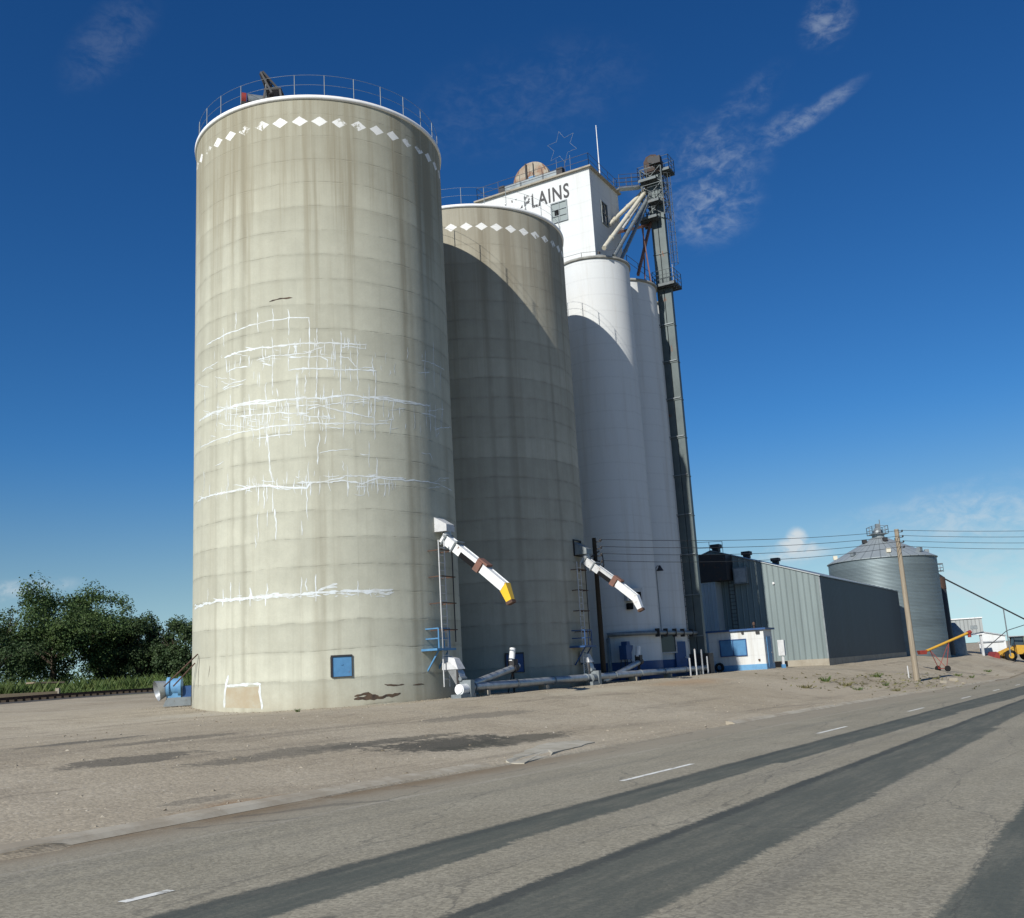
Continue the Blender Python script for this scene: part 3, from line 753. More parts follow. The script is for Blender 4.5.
# ------------------------------------------------------------------ load-out gear on the two grey silos
def ladder_mb(p, q, side, w=.42, r=.022, step=.32):
    mb = MB(); p, q = Vector(p), Vector(q); side = side.normalized()
    mb.tube([p-side*w/2, q-side*w/2], r, 6); mb.tube([p+side*w/2, q+side*w/2], r, 6)
    n = int((q-p).length/step)
    for i in range(1, n): mb.tube([p.lerp(q, i/n)-side*w/2, p.lerp(q, i/n)+side*w/2], r*.7, 5)
    return mb
def spout(t0, tone, label, hood_mat, upper, lower, tip_m):
    s = lambda t, lat, z: P(t0+.35+t, lat, z)
    hz = 7.72
    root = empty('loading_spout', s(0, 6.2, hz), label, 'spout', 'grain loading spouts')
    # hood: wedge box on the wall
    mb = MB()
    a = [s(-.55, 6.02, hz+.62), s(.55, 6.02, hz+.62), s(.55, 6.02, hz-.38), s(-.55, 6.02, hz-.38)]
    mb.hexa([s(-.42, 6.1, hz-.36), s(.42, 6.1, hz-.36), s(.34, 6.95, hz-.36), s(-.34, 6.95, hz-.36),
             s(-.42, 6.1, hz+.46), s(.42, 6.1, hz+.46), s(.34, 6.95, hz-.05), s(-.34, 6.95, hz-.05)])
    h = mb.build('hood', hood_mat, root)
    mb = MB(); mb.rbox(s(0, 6.22, hz+.50), 1.0, .10, .06); mb.rbox(s(0, 6.22, hz-.40), 1.0, .10, .06); mb.rbox(s(-.47, 6.22, hz+.05), .06, .10, .84); mb.rbox(s(.47, 6.22, hz+.05), .06, .10, .84)
    mb.build('wall_flange', M['dark'], h)
    mb = MB(); mb.tube([s(0, 6.75, hz-.36), s(0, 6.75, hz-.75)], .2, 14); mb.tube([s(-.3, 6.75, hz-.55), s(.3, 6.75, hz-.55)], .06, 8); mb.build('slide_gate', M['galv'], root)
    # chute
    p0, p1, p2, p3 = s(0, 6.58, hz-.62), s(0, 8.42, hz-2.1), s(0, 9.62, hz-3.12), s(0, 9.86, hz-3.74)
    def chute(p, q, w, hh):
        d = (q-p).normalized(); side = U; up = side.cross(d).normalized()
        if up.z < 0: up = -up
        m = MB(); m.fbox((p+q)/2, side, up, d, w, hh, (q-p).length)
        m.fbox((p+q)/2+side*(w/2)+up*(hh/2), side, up, d, .05, .05, (q-p).length); m.fbox((p+q)/2-side*(w/2)+up*(hh/2), side, up, d, .05, .05, (q-p).length)
        return m, up, d
    m, up, d = chute(p0, p1, .46, .40); uc = m.build('upper_chute', upper, root)
    m = MB()
    for k_ in (.08, .34): q = p0.lerp(p1, k_); m.fbox(q, U, up, d, .60, .54, .07)
    q = p0.lerp(p1, .36)
    m.tube([q-U*.33+up*.3, q+U*.33+up*.3], .05, 8); m.build('hinge_bracket', M['galv_d'], uc)
    m = MB(); q = p0.lerp(p1, .74); m.fbox(q-U*.235-up*.08, U, up, d, .02, .24, .95); m.build('side_slot', M['hole'], uc)
    m = MB(); m.fbox(p1, U, up, d, .56, .50, .30); m.fbox(p1+U*.02+up*.28+d*.1, U, up, d, .46, .10, .55); m.build('collar', M['redbrown'], root)
    m, up, d = chute(p1+d*.2, p2, .44, .38); m.build('lower_chute', lower, root)
    d2 = (p3-p2).normalized(); up2 = U.cross(d2).normalized()
    m = MB(); e0 = p2-d2*.12
    m.hexa([e0-U*.22-up2*.21, e0+U*.22-up2*.21, e0+U*.22+up2*.21, e0-U*.22+up2*.21, p3-U*.15-up2*.14, p3+U*.15-up2*.14, p3+U*.15+up2*.14, p3-U*.15+up2*.14])
    m.build('spout_end', tip_m, root)
    m = MB(); m.fbox(p3+d2*.05, U, up2, d2, .34, .32, .14); m.build('end_ring', M['rust'], root)
    m = MB(); m.tube([p2+up*.2, s(0, 6.2, hz+3.0)], .012, 5, False); m.tube([p1+up*.3, s(0, 6.2, hz+2.9)], .012, 5, False)
    return root
spout(-14.62, 0, 'white load-out spout with yellow end jutting from the pale cracked silo', M['offwhite'], M['white_metal'], M['white_metal'], M['yellow'])
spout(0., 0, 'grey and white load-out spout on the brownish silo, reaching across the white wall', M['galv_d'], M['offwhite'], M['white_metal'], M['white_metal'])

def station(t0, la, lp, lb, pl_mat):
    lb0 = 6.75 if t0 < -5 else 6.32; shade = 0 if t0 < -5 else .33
    s = lambda t, lat, z: P(t0+.2+t, lat, z)
    # access ladder frame up to the gate
    root = empty('access_ladder', s(-.3, 6.7, 0), la, 'ladder', 'ladders below the loading spouts')
    s = lambda t, lat, z: P(t0-.12+t, lat-(shade if lat > 6.5 else 0), z*1.06+.1)
    ladder_mb(s(-.35, 6.95, .4), s(-.35, 6.95, 6.4), U, .45, .03).build('rails', M['offwhite'], root)
    for z in (2.7, 3.8, 4.9, 6.0):
        m = MB(); m.bar(s(-.48, 6.95, z), s(-.48, 6.1, z), .045); m.bar(s(.5, 6.95, z), s(.5, 6.1, z), .06); m.bar(s(-.50, 6.98, z), s(.62, 6.98, z), .045); m.bar(s(.5, 6.95, z), s(.5, 6.95, z-.05), .05)
        m.build('wall_bracket', M['rust'], root)
    m = MB(); m.bar(s(.5, 6.95, 2.2), s(.5, 6.95, 6.4), .05); m.build('stay', M['dark'], root)
    # small platform
    a = s(-1.1, 6.1, 2.0)
    s = lambda t, lat, z: P(t0-.05+t*.60, 6.2+(lat-6.2)*.8, 2.0+(z-2.0)*.86+.12)
    root = empty('access_platform', s(-.95, 6.6, 2.0), lp, 'platform', 'blue access platforms')
    m = MB(); m.rbox(s(-.75, 6.65, 2.0), 1.5, .95, .09); m.build('deck', pl_mat, root)
    m = MB()
    for t in (-1.48, -.75, -.02):
        m.bar(s(t, 7.1, 2.04), s(t, 7.1, 3.05), .05)
    for z in (2.55, 3.05): m.bar(s(-1.5, 7.1, z), s(0, 7.1, z), .05); m.bar(s(-1.48, 7.1, z), s(-1.48, 6.1, z), .05)
    m.build('railing', pl_mat, root)
    for t in (-1.4, -.1):
        m = MB(); m.bar(s(t, 7.05, 1.96), s(t, 6.18, .85), .06); m.build('brace', pl_mat, root)
    # boot: hood, chute and motor that feed the conveyor
    root = empty('discharge_boot', s(.9, 7.2, 0), lb, 'conveyor gear', 'discharge boots at the silo feet')
    s = lambda t, lat, z: P(t0-.80+t*.66, lb0+(lat-6.2)*.62*(1 if shade == 0 else .7), z*.92)
    m = MB(); m.hexa([s(.45, 6.2, 1.35), s(1.35, 6.2, 1.35), s(1.35, 7.5, 1.35), s(.45, 7.5, 1.35), s(.5, 6.2, 2.0), s(1.3, 6.2, 2.0), s(1.2, 7.15, 1.85), s(.6, 7.15, 1.85)]); m.build('hood', M['offwhite'], root)
    m = MB(); m.hexa([s(.7, 7.25, .5), s(1.1, 7.25, .5), s(1.1, 7.85, .5), s(.7, 7.85, .5), s(.5, 6.6, 1.33), s(1.3, 6.6, 1.33), s(1.3, 7.4, 1.33), s(.5, 7.4, 1.33)]); m.build('chute', M['galv'], root)
    m = MB(); m.tube([s(-.15, 7.95, .42), s(.65, 7.95, .42)], .23, 14); m.tube([s(-.2, 7.95, .42), s(-.15, 7.95, .42)], .17, 14); m.build('motor', M['white_metal'] if not shade else M['galv_d'], root)  # second motor takes duller steel, its shade put into the colour
    m = MB(); m.rbox(s(.85, 7.9, .45), .32, .6, .7); m.rbox(s(.35, 7.95, .1), 1.2, .5, .2); m.tube([s(.5, 7.6, .9), s(1.2, 7.6, .9)], .09, 8); m.build('gearbox', M['galv_d'], root)
    for t in (.48, 1.3): m = MB(); m.bar(s(t, 7.4, 0), s(t, 7.4, 1.35), .07); m.build('leg', M['dark'], root)
station(-14.62, 'whitish ladder with rusty brackets below the yellow-tipped spout', 'small sky-blue railed platform on the pale cracked silo', 'white hood, chute and motor at the foot of the pale cracked silo', M['blue'])
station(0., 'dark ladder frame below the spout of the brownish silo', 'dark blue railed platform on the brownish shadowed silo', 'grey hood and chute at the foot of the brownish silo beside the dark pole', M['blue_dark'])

# conveyor along the foot of the row
root = empty('tube_conveyor', P(2, 6.95, 0), 'long pale grey tube conveyor lying along the foot of the silos', 'conveyor')
m = MB(); m.tube([P(-13.2, 6.95, .42), P(2, 6.95, .42), P(19, 6.95, .42)], .19, 16); m.build('tube', M['galv'], root)
for i in range(9):
    t = -13+i*3.9; m = MB(); m.tube([P(t, 6.95, .42), P(t+.06, 6.95, .42)], .225, 16); m.build('flange', M['galv_d'], root)
for i in range(6):
    t = -12+i*5.8; m = MB(); m.rbox(P(t, 6.95, .09), .22, .5, .3); m.build('support', M['found'], root)
def feeder(a, b, r, label, mat):
    root = empty('feeder_auger', (a.x, a.y, 0), label, 'conveyor', 'feeder augers into the tube conveyor')
    m = MB(); m.tube([a, b], r, 12); m.build('tube', mat, root)
    d = (b-a).normalized(); m = MB(); m.tube([b-d*.1, b+d*.3], r*1.35, 14); m.fbox(b+Z*.25, U, V, Z, .4, .35, .35); m.build('gearbox', M['dark'], root)
    m = MB(); m.tube([b+Z*.32-U*.1, b+Z*.95+U*.06], .15, 12); m.tube([b+Z*.1+U*.28, b+Z*.1+U*.55], .12, 10); m.build('motor', M['white_metal'], root)
    m = MB(); m.bar((b.x, b.y, 0), b-Z*.05, .1); m.bar((b.x-.3, b.y, 0), b-Z*.05, .06); m.build('stand', M['dark'], root)
    m = MB(); m.tube([a, Vector((a.x, a.y, .5))], r*1.05, 10); m.build('inlet', mat, root)
def on_lat(u, v, lat): return on_plane(u, v, P(0, lat, 0), V)
feeder(on_lat(470, 685, 6.9), on_lat(513, 668, 6.6), .17, 'sloping grey feeder auger with white motor before the blue hatch of the brownish silo', M['galv'])
feeder(on_lat(604, 681, 6.9), on_lat(639, 662, 6.7), .16, 'sloping pale feeder auger with dark gearbox before the white wall', M['galv'])

# ------------------------------------------------------------------ white elevator
RW, HW = 2.75, 29.6
root = empty('grain_elevator', P(17.4, -1.9, 0), 'white painted grain elevator with clustered shafts and a lettered headhouse on top', 'grain elevator')
elev = root
TA = 12.06
for la in (3.4, -1.9, -7.2):
    for i in range(3):
        m = MB(); m.lathe(P(TA+5.3*i, la-(.8 if i == 2 and la > 0 else 0)), [(RW, -.6), (RW, 8), (RW, 16), (RW, 24), (RW, HW-.22)], 64)
        m.build('silo_shaft', M['white'], root)
m = MB()
for la in (3.4, -1.9, -7.2):
    for i in range(3):
        m.lathe(P(TA+5.3*i, la-(.8 if i == 2 and la > 0 else 0)), [(RW-.1, HW-.217+.003*i), (RW+.10, HW-.20+.003*i), (RW+.10, HW-.02+.003*i), (.2, HW+.02+.003*i+.001*(la > 0))], 64)
m.build('roof_slab', painted('grey_roof_edge', (.30, .30, .27), (.16, .155, .14), .5, 1.5, .9), root)
m = MB()
for i in range(3): m.lathe(P(TA+5.3*i, 3.4-(.8 if i == 2 else 0)), [(RW+.012, -.5), (RW+.012, 1.15)], 64, True, False)
m.build('blue_plinth', M['blue_dark'], root)
# headhouse
HL0, HL1, HT0, HT1, HZ = -6.14, 3.76, 12.2, 17.6, 38.0
hh = MB().hexa([P(HT0, HL0, HW), P(HT0, HL1, HW), P(HT1, HL1, HW), P(HT1, HL0, HW), P(HT0, HL0, HZ-.13), P(HT0, HL1, HZ-.13), P(HT1, HL1, HZ-.13), P(HT1, HL0, HZ-.13)]).build('headhouse', M['white'], root)
m = MB().hexa([P(HT0-.22, HL0-.22, HZ-.128), P(HT0-.22, HL1+.22, HZ-.128), P(HT1+.22, HL1+.22, HZ-.128), P(HT1+.22, HL0-.22, HZ-.128), P(HT0-.22, HL0-.22, HZ), P(HT0-.22, HL1+.22, HZ), P(HT1+.22, HL1+.22, HZ), P(HT1+.22, HL0-.22, HZ)])
m.build('roof', M['found'], hh)
nF = -U
wc = on_plane(559.5, 212, P(HT0, 0, 0), nF)
m = MB()
w, h = 1.25, 1.5
for sx, sz, cx, cz in ((w+.16, .08, 0, h/2+.04), (w+.16, .08, 0, -h/2-.04), (.08, h, -w/2-.04, 0), (.08, h, w/2+.04, 0)):
    m.fbox(wc+V*cx+Z*cz+nF*.03, V, nF, Z, sx, .12, sz)
m.fbox(wc+nF*.03, V, nF, Z, .05, .1, h); m.fbox(wc+Z*.22+nF*.032, V, nF, Z, w, .1, .05); m.fbox(wc-Z*.3+nF*.032, V, nF, Z, w, .1, .05)
m.build('window', M['galv_d'], hh)
M['pane'] = N('dusty_window_pane').done((.24, .28, .27), .35, 0, .5)
m = MB()
m.fbox(wc+nF*.012, V, nF, Z, w, .02, h); m.build('window_pane', M['pane'], hh)
m = MB(); m.fbox(wc-V*.22-Z*.06+nF*.026, V, nF, Z, .38, .02, .46); m.build('broken_pane', M['hole'], hh)
wc2 = on_plane(604, 214, P(0, HL1, 0), V)
m = MB(); w, h = 1.0, 1.7
for sx, sz, cx, cz in ((w+.16, .08, 0, h/2+.04), (w+.16, .08, 0, -h/2-.04), (.08, h, -w/2-.04, 0), (.08, h, w/2+.04, 0)):
    m.fbox(wc2+U*cx+Z*cz+V*.03, U, V, Z, sx, .12, sz)
m.fbox(wc2+V*.03, U, V, Z, .05, .1, h); m.fbox(wc2+V*.032, U, V, Z, w, .1, .05); m.build('window', M['galv_d'], hh)
m = MB(); m.fbox(wc2+V*.012, U, V, Z, w, .02, h); m.build('window_pane', M['glass'], hh)
# lettering
def text_mesh(body, size, mat, par, origin, xdir, ydir, ndir, bold=.034, spacing=1.14):
    cu = bpy.data.curves.new('lettering', 'FONT'); cu.body = body; cu.size = size; cu.offset = bold; cu.space_character = spacing; cu.extrude = .004; cu.resolution_u = 4
    to = bpy.data.objects.new('lettering', cu); col.objects.link(to)
    bpy.context.view_layer.update()
    me = bpy.data.meshes.new_from_object(to.evaluated_get(bpy.context.evaluated_depsgraph_get()))
    bpy.data.objects.remove(to)
    me.materials.clear(); me.materials.append(mat)
    ob = bpy.data.objects.new('lettering', me); col.objects.link(ob)
    mt = Matrix((xdir, ydir, ndir)).transposed().to_4x4(); mt.translation = origin-ORIG[par]
    ob.parent = par; ob.matrix_local = mt
    xs = [v.co.x for v in me.vertices]
    return ob, min(xs), max(xs)
lp0 = on_plane(524.5, 207.7, P(HT0, 0, 0), nF, .008)      # foot of the P
lp1 = on_plane(569.7, 198.2, P(HT0, 0, 0), nF, .008)      # foot of the S
ltop = on_plane(566.5, 185, P(HT0, 0, 0), nF)
size = (ltop.z-lp1.z)/.70
wantw = (lp1-lp0).dot(V)
xd = ((lp1-lp0)-nF*((lp1-lp0).dot(nF))).normalized()
ob, x0, x1 = text_mesh('HI-PLAINS', size, M['letters'], hh, lp0, V, Z, nF)
me = ob.data
# the word ends at the S; P sits 2.35 glyphs in, so fit the width by the visible part
ob2, y0, y1 = text_mesh('PLAINS', size, M['letters'], hh, lp0, V, Z, nF); bpy.data.objects.remove(ob2)
fx = wantw/(y1-y0)
mt = ob.matrix_local.copy(); loc = lp1 - V*(x1*fx); loc.z = lp0.z*.4+lp1.z*.6
mt = Matrix((V*fx, Z, nF)).transposed().to_4x4(); mt.translation = loc-ORIG[hh]; ob.matrix_local = mt

def rail_run(m, pts, h=1.05, step=1.6, r=.022, rails=(1., .52)):
    for a, b in zip(pts, pts[1:]):
        a, b = Vector(a), Vector(b); n = max(1, round((b-a).length/step))
        for i in range(n+1): q = a.lerp(b, i/n); m.tube([q, q+Z*h], r, 5)
        for k_ in rails: m.tube([a+Z*h*k_, b+Z*h*k_], r*.8, 5, False)
m = MB(); e = .05
rail_run(m, [P(HT1, HL0, HZ), P(HT0, HL0, HZ), P(HT0, HL1, HZ), P(HT1, HL1, HZ), P(HT1, HL0, HZ)], 1.1, 1.8)
m.build('roof_railing', M['rail'], hh)
m = MB(); rail_run(m, [P(TA-1.2, -2.0, HW), P(TA-1.2, 3.2, HW), P(TA-.2, 5.5, HW)], 1.05, 2.2, .018)
rail_run(m, [P(TA+1.2, 5.75, HW), P(TA+5.3, 5.9, HW), P(TA+10.6, 5.1, HW), P(TA+12.6, 3.8, HW)], 1.05, 2.0, .025); m.build('shaft_roof_railing', M['rail'], root)

# things on top of the elevator
bp = P(HT0+.5, -3.2, HZ)
root2 = empty('gantry_beam', P(HT0+.45, -1.1, HZ), 'grey steel beam lying along the front edge of the headhouse roof', 'beam')
b0, b1 = on_plane(503, 188.5, P(HT0+.3, 0, 0), nF), on_plane(561, 178.5, P(HT0+.3, 0, 0), nF)
b0.z = b1.z = HZ+.42
m = MB(); m.bar(b0, b1, .28, .4); m.build('beam', M['galv_d'], root2)
m = MB(); m.rbox((b0.x, b0.y, HZ+.35), .5, .45, .7); m.rbox((b1.x, b1.y, HZ+.35), .5, .5, .7); m.build('trestle', M['dark'], root2)
dc = on_plane(531, 181, P(HT0+1.3, 0, 0), nF)
root2 = empty('round_housing', (dc.x, dc.y, HZ), 'big round faded rusty disc housing on the headhouse roof behind the grey beam', 'machine housing')
rad = 1.62; m = MB(); n = 40
ring0 = [dc+V*rad*math.cos(2*PI*i/n)+Z*rad*math.sin(2*PI*i/n) for i in range(n)]
m.prism(ring0[::-1], U*.55); m.build('disc', M['disc'], root2, bevel=.03)
m = MB(); m.fbox(dc+nF*.05+V*.12, V, U, Z, .55, .06, .7); m.build('patch_plate', M['lightblue'], root2)
m = MB(); m.bar((dc-V*.35+nF*.1), (dc-V*.35+nF*.1+Z*1.55), .12); m.bar(dc+V*.3+nF*.1, dc+V*.3+nF*.1+Z*1.45, .05); m.rbox((dc.x, dc.y, HZ+.3), .9, 1.6, .6); m.build('frame', M['dark'], root2)
sc_ = on_plane(562, 147, P(HT0+1.6, 0, 0), nF)
root2 = empty('wire_star', (sc_.x, sc_.y, HZ), 'thin wire outline of a six pointed star standing above the headhouse roof', 'star')
m = MB(); pts = []
for i in range(13):
    a = R_(8)+PI/2+i*PI/6; r = 1.35 if i % 2 == 0 else .72
    pts.append(sc_+V*r*math.cos(a)+Z*(r*1.05*math.sin(a)))
for a, b in zip(pts, pts[1:]): m.tube([a, b], .010, 5)
m.build('star_outline', M['galv_d'], root2)
m = MB()
for sx in (-.6, .6): m.tube([sc_+V*sx-Z*.9, Vector((sc_.x, sc_.y, HZ))+V*sx], .014, 5)
m.build('stand', M['galv_d'], root2)
ma = on_plane(599.5, 170, P(0, HL1-.3, 0), V); mtop = on_plane(597.5, 127, P(0, HL1-.3, 0), V)
m = MB(); m.tube([Vector((ma.x, ma.y, HZ-.1)), Vector((ma.x, ma.y, mtop.z))], .05, 8, True, .028)
tag(m.build('antenna_mast', M['white_metal']), 'thin white antenna mast at the right edge of the headhouse roof', 'antenna')
dm = P(TA-.3, 4.2, HW)
root2 = empty('dust_drum', dm, 'squat grey domed drum on the white shaft roof at the headhouse corner', 'drum')
m = MB(); m.lathe(dm, [(.75, 0), (.75, .35), (.66, .62), (.4, .82), (.05, .9)], 28); m.build('drum', M['galv_d'], root2)
m = MB(); m.tube([dm+Z*.85, dm+Z*1.15], .12, 8); m.build('cap', M['dark'], root2)

# ------------------------------------------------------------------ bucket elevator leg
LT, LL = 19.3, 6.05
root = empty('bucket_elevator', P(LT, LL+.4, 0), 'tall grey bucket elevator leg with platforms beside the white elevator', 'bucket elevator')
leg = root; LH = 39.7
def lz(u, v): return at(u, v, 75.7).z
for la in (LL+.02, LL+.62):
    m = MB(); m.rbox(P(LT, la, LH/2), .45, .54, LH)
    for i in range(13): m.rbox(P(LT, la, 2.6+i*3.0), .54, .597, .08)
    m.build('trunk', M['leg'], root)
for i in range(9):
    m = MB(); z = 2.7+i*3.0
    m.bar(P(LT-.3, LL-.2, z), P(LT-1.2, 5.7, z), .08); m.bar(P(LT-.3, LL-.2, z+.02), P(LT-.3, LL+.85, z+.02), .07); m.build('wall_tie', M['galv_d'], root)
m = MB(); m.rbox(P(LT, LL+.4, .7), .9, 1.7, 1.5); m.build('boot', M['dark'], root)
hz = LH
m = MB(); prof = [P(LT-.45, LL-.35, hz-.2), P(LT-.45, LL-.35, hz+.9), P(LT-.45, LL-.1, hz+1.3), P(LT-.45, LL+.32, hz+1.42), P(LT-.45, LL+.75, hz+1.3), P(LT-.45, LL+1.0, hz+.9), P(LT-.45, LL+1.0, hz-.2)]
m.prism(prof, U*.9); m.build('head', painted('dark_rust_head', (.075, .05, .04), (.04, .03, .027), .5, 3, .8), root, bevel=.03)
m = MB(); m.tube([P(LT-.75, LL+.4, hz+.8), P(LT+.75, LL+.4, hz+.8)], .3, 14); m.rbox(P(LT-.75, LL+.9, hz+.55), .5, .7, .6); m.build('drive', M['dark'], root)
def platform(t, la, z, st, sl_, name='platform', mat='plat'):
    m = MB(); m.rbox(P(t, la, z), st, sl_, .10)
    for i in range(5): m.rbox(P(t-st/2+st*i/4, la, z-.12), .08, sl_, .14)
    pf = m.build(name, M[mat], leg)
    m = MB(); c_ = [P(t-st/2, la-sl_/2, z), P(t-st/2, la+sl_/2, z), P(t+st/2, la+sl_/2, z), P(t+st/2, la-sl_/2, z)]
    rail_run(m, c_+[c_[0]], 1.1, .7, .026, (1., .66, .33)); m.build('railing', M['plat'], pf)
platform(LT-.1, LL+.05, lz(653, 183), 1.9, 1.5)
platform(LT+.2, LL+1.35, lz(676, 171), 1.3, .8)
platform(LT-.2, LL-.25, lz(652, 221), 1.8, 1.7)
platform(LT-.5, LL+.45, lz(659, 205), 1.3, .9)
platform(LT, LL+.55, lz(668, 287), 1.7, 1.75)
m = MB(); z0_, z1_ = lz(652, 221), lz(653, 183)+1.0
cs_ = [P(LT+a_, LL+b_, 0) for a_, b_ in ((-.75, -.6), (-.75, 1.15), (.75, 1.15), (.75, -.6))]
for i in range(4):
    p_, q_ = cs_[i], cs_[(i+1) % 4]
    m.bar(p_+Z*z0_, p_+Z*z1_, .08)
    for j in range(3):
        za_, zb2 = z0_+(z1_-z0_)*j/3, z0_+(z1_-z0_)*(j+1)/3
        m.bar(p_+Z*za_, q_+Z*zb2, .05); m.bar(q_+Z*za_, p_+Z*(zb2-.06), .045); m.bar(p_+Z*zb2, q_+Z*zb2, .055)
m.build('head_frame', M['plat'], root)
# caged ladder up the outer side
def lp(z): return P(LT, LL+1.18, z)
ld = ladder_mb(lp(29.6), lp(39.2), U, .45, .022).build('ladder', M['galv'], root)
m = MB()
for i in range(10):
    z = 31.6+i*.85; n = 9
    hoop = [lp(z)+U*(.36*math.cos(PI*j/(n-1)))+V*(.45*math.sin(PI*j/(n-1))) for j in range(n)]
    m.tube(hoop, .018, 5, False)
for j in (0, 2, 4, 6, 8):
    a = PI*j/8; m.tube([lp(31.6)+U*(.36*math.cos(a))+V*(.45*math.sin(a)), lp(39.2)+U*(.36*math.cos(a))+V*(.45*math.sin(a))], .014, 5, False)
m.build('ladder_cage', M['plat'], ld)
# distributor and spouts
dd = on_plane(649, 187, P(0, LL-.45, 0), V)
m = MB(); m.tube([dd+Z*.35, P(LT, LL, hz-.3)], .30, 12); m.tube([dd-Z*.35, dd+Z*.45], .34, 14, True, .26); m.build('distributor', M['cream'], root)
def on_z(u, v, z):
    r = ray(u, v); return Vector((0, 0, EYE))+r*((z-EYE)/r.z)
sp_ends = [(on_plane(609, 225, P(0, HL1+.02, 0), V), 'cream', .17), (on_z(604, 248, HW+.3), 'cream', .17), (on_plane(622, 229, P(0, HL1+.8, 0), V), 'offwhite', .15), (on_z(614, 256, HW+.1), 'galv_d', .16), (on_z(620, 262, HW+.1), 'galv_d', .14)]
for i, (e_, mt_, r) in enumerate(sp_ends):
    st = dd+V*(.12*(i-2))-Z*(.1+.45*(i > 2))
    m = MB(); m.tube([st, e_], r, 10)
    d = (e_-st).normalized()
    for q_ in (.12, .5, .85): q = st.lerp(e_, q_); m.tube([q-d*.05, q+d*.05], r*1.25, 10)
    m.build('grain_spout', M[mt_], root)
# red oxide support truss from the shaft roof
m = MB()
tb0 = on_plane(616, 233, P(0, 4.3, 0), V); tb1 = on_plane(661, 222, P(0, LL, 0), V)
m.bar(tb0, tb1, .16, .2); m.build('support_beam', M['redbrown'], root)
for i, (p_, q_, w_) in enumerate(((on_z(638, 275, HW), on_plane(651, 221, P(0, LL-.3, 0), V), .18), (on_z(645, 279, HW), on_plane(643, 226, P(0, LL-.5, 0), V), .09), (on_z(651, 282, HW), on_plane(642, 228, P(0, LL-.2, 0), V), .09))):
    m = MB(); m.bar(p_, q_, w_); m.build('strut', M['redbrown'], root)
root2 = empty('roof_catwalk', P(HT1, HL1, HZ), 'narrow railed catwalk bridging the headhouse roof and the bucket elevator top', 'catwalk')
ca, cb = P(HT1-.7, HL1+.25, HZ-.05), Vector(P(LT-.2, LL-.75, lz(646, 186)))
m = MB(); m.bar(ca, cb, .75, .10); m.build('deck', M['galv'], root2)
m = MB(); sd = (cb-ca).cross(Z).normalized()*.36
for sg in (-1, 1):
    rail_run(m, [ca+sd*sg, cb+sd*sg], 1.1, 1.3, .024, (1., .68, .36))
m.build('railing', M['rail'], root2)

# ------------------------------------------------------------------ fittings at the foot of the white elevator
cA, cB, cC = P(TA, 3.4), P(TA+5.3, 3.4), P(TA+10.6, 2.6)
def frame_on(u, v, c):
    p = on_cyl(u, v, c, RW); n = Vector((p.x-c.x, p.y-c.y, 0)).normalized(); return p, n, Vector((-n.y, n.x, 0))
p, n, sd = frame_on(664.5, 642.5, cB)
m = MB(); w, h = 1.5, 1.35; p = p+n*.06
for sx, sz, cx, cz in ((w+.16, .08, 0, h/2+.04), (w+.16, .08, 0, -h/2-.04), (.08, h, -w/2-.04, 0), (.08, h, w/2+.04, 0)): m.fbox(p+sd*cx+Z*cz, sd, n, Z, sx, .3, sz)
wf = m.build('window', M['offwhite'], elev); m = MB(); m.fbox(p+n*.02, sd, n, Z, w, .05, h); m.build('pane', M['glass'], wf)
p, n, sd = frame_on(678.5, 640, cB); p = Vector((p.x, p.y, 1.25))+n*.08
m = MB(); m.fbox(p, sd, n, Z, 1.1, .12, 2.2); dr = m.build('door', M['blue_dark'], elev)
m = MB(); m.tube([p+sd*.4+n*.07, p+sd*.4+n*.12], .04, 8); m.build('handle', M['galv'], dr)
# pipe that runs along the wall on brackets
root = empty('wall_pipe', P(14, 6.5, 2.9), 'grey pipe run along the white wall with an elbow down at its left end', 'pipe')
m = MB(); pz = 2.95; pa_ = on_cyl(609, 640, cA, RW, .22); aa0 = math.atan2(pa_.y-cA.y, pa_.x-cA.x); aa1 = math.atan2(V.y, V.x)
pts = [Vector((pa_.x, pa_.y, .2)), Vector((pa_.x, pa_.y, pz-.25))] + [Vector((cA.x+math.cos(aa0+(aa1-aa0)*i/10)*(RW+.22), cA.y+math.sin(aa0+(aa1-aa0)*i/10)*(RW+.22), pz)) for i in range(11)] + [P(15, 6.38, pz), P(19.6, 6.4, pz)]; m.tube(pts, .14, 10); m.build('pipe', M['galv_d'], root)
for t in (11.4, 12.9, 14.6, 16.2, 18.0):
    m = MB(); m.rbox(P(t, 6.4, 2.95), .12, .3, .55); m.build('bracket', M['dark'], root)
# blue motor box on stand
q = on_cyl(624, 645, cA, RW, .75); q.z = 0
root = empty('blower_box', q, 'dark blue blower box on splayed legs against the white wall', 'blower')
m = MB(); m.rbox(q+Z*1.75, .85, .5, .9); m.rbox(q+Z*2.25+U*.1, .5, .4, .4); m.hexa([q+U*.4-V*.2+Z*1.6, q+U*.8-V*.2+Z*2.0, q+U*.8+V*.2+Z*2.0, q+U*.4+V*.2+Z*1.6, q+U*.4-V*.2+Z*2.15, q+U*.85-V*.2+Z*2.2, q+U*.85+V*.2+Z*2.2, q+U*.4+V*.2+Z*2.15]); m.build('housing', M['blue_dark'], root)
for sx in (-1, 1):
    for sy in (-1, 1):
        m = MB(); m.bar(q+U*.3*sx+V*.2*sy+Z*1.35, q+U*.55*sx+V*.3*sy+Z*0, .06); m.build('leg', M['dark'], root)
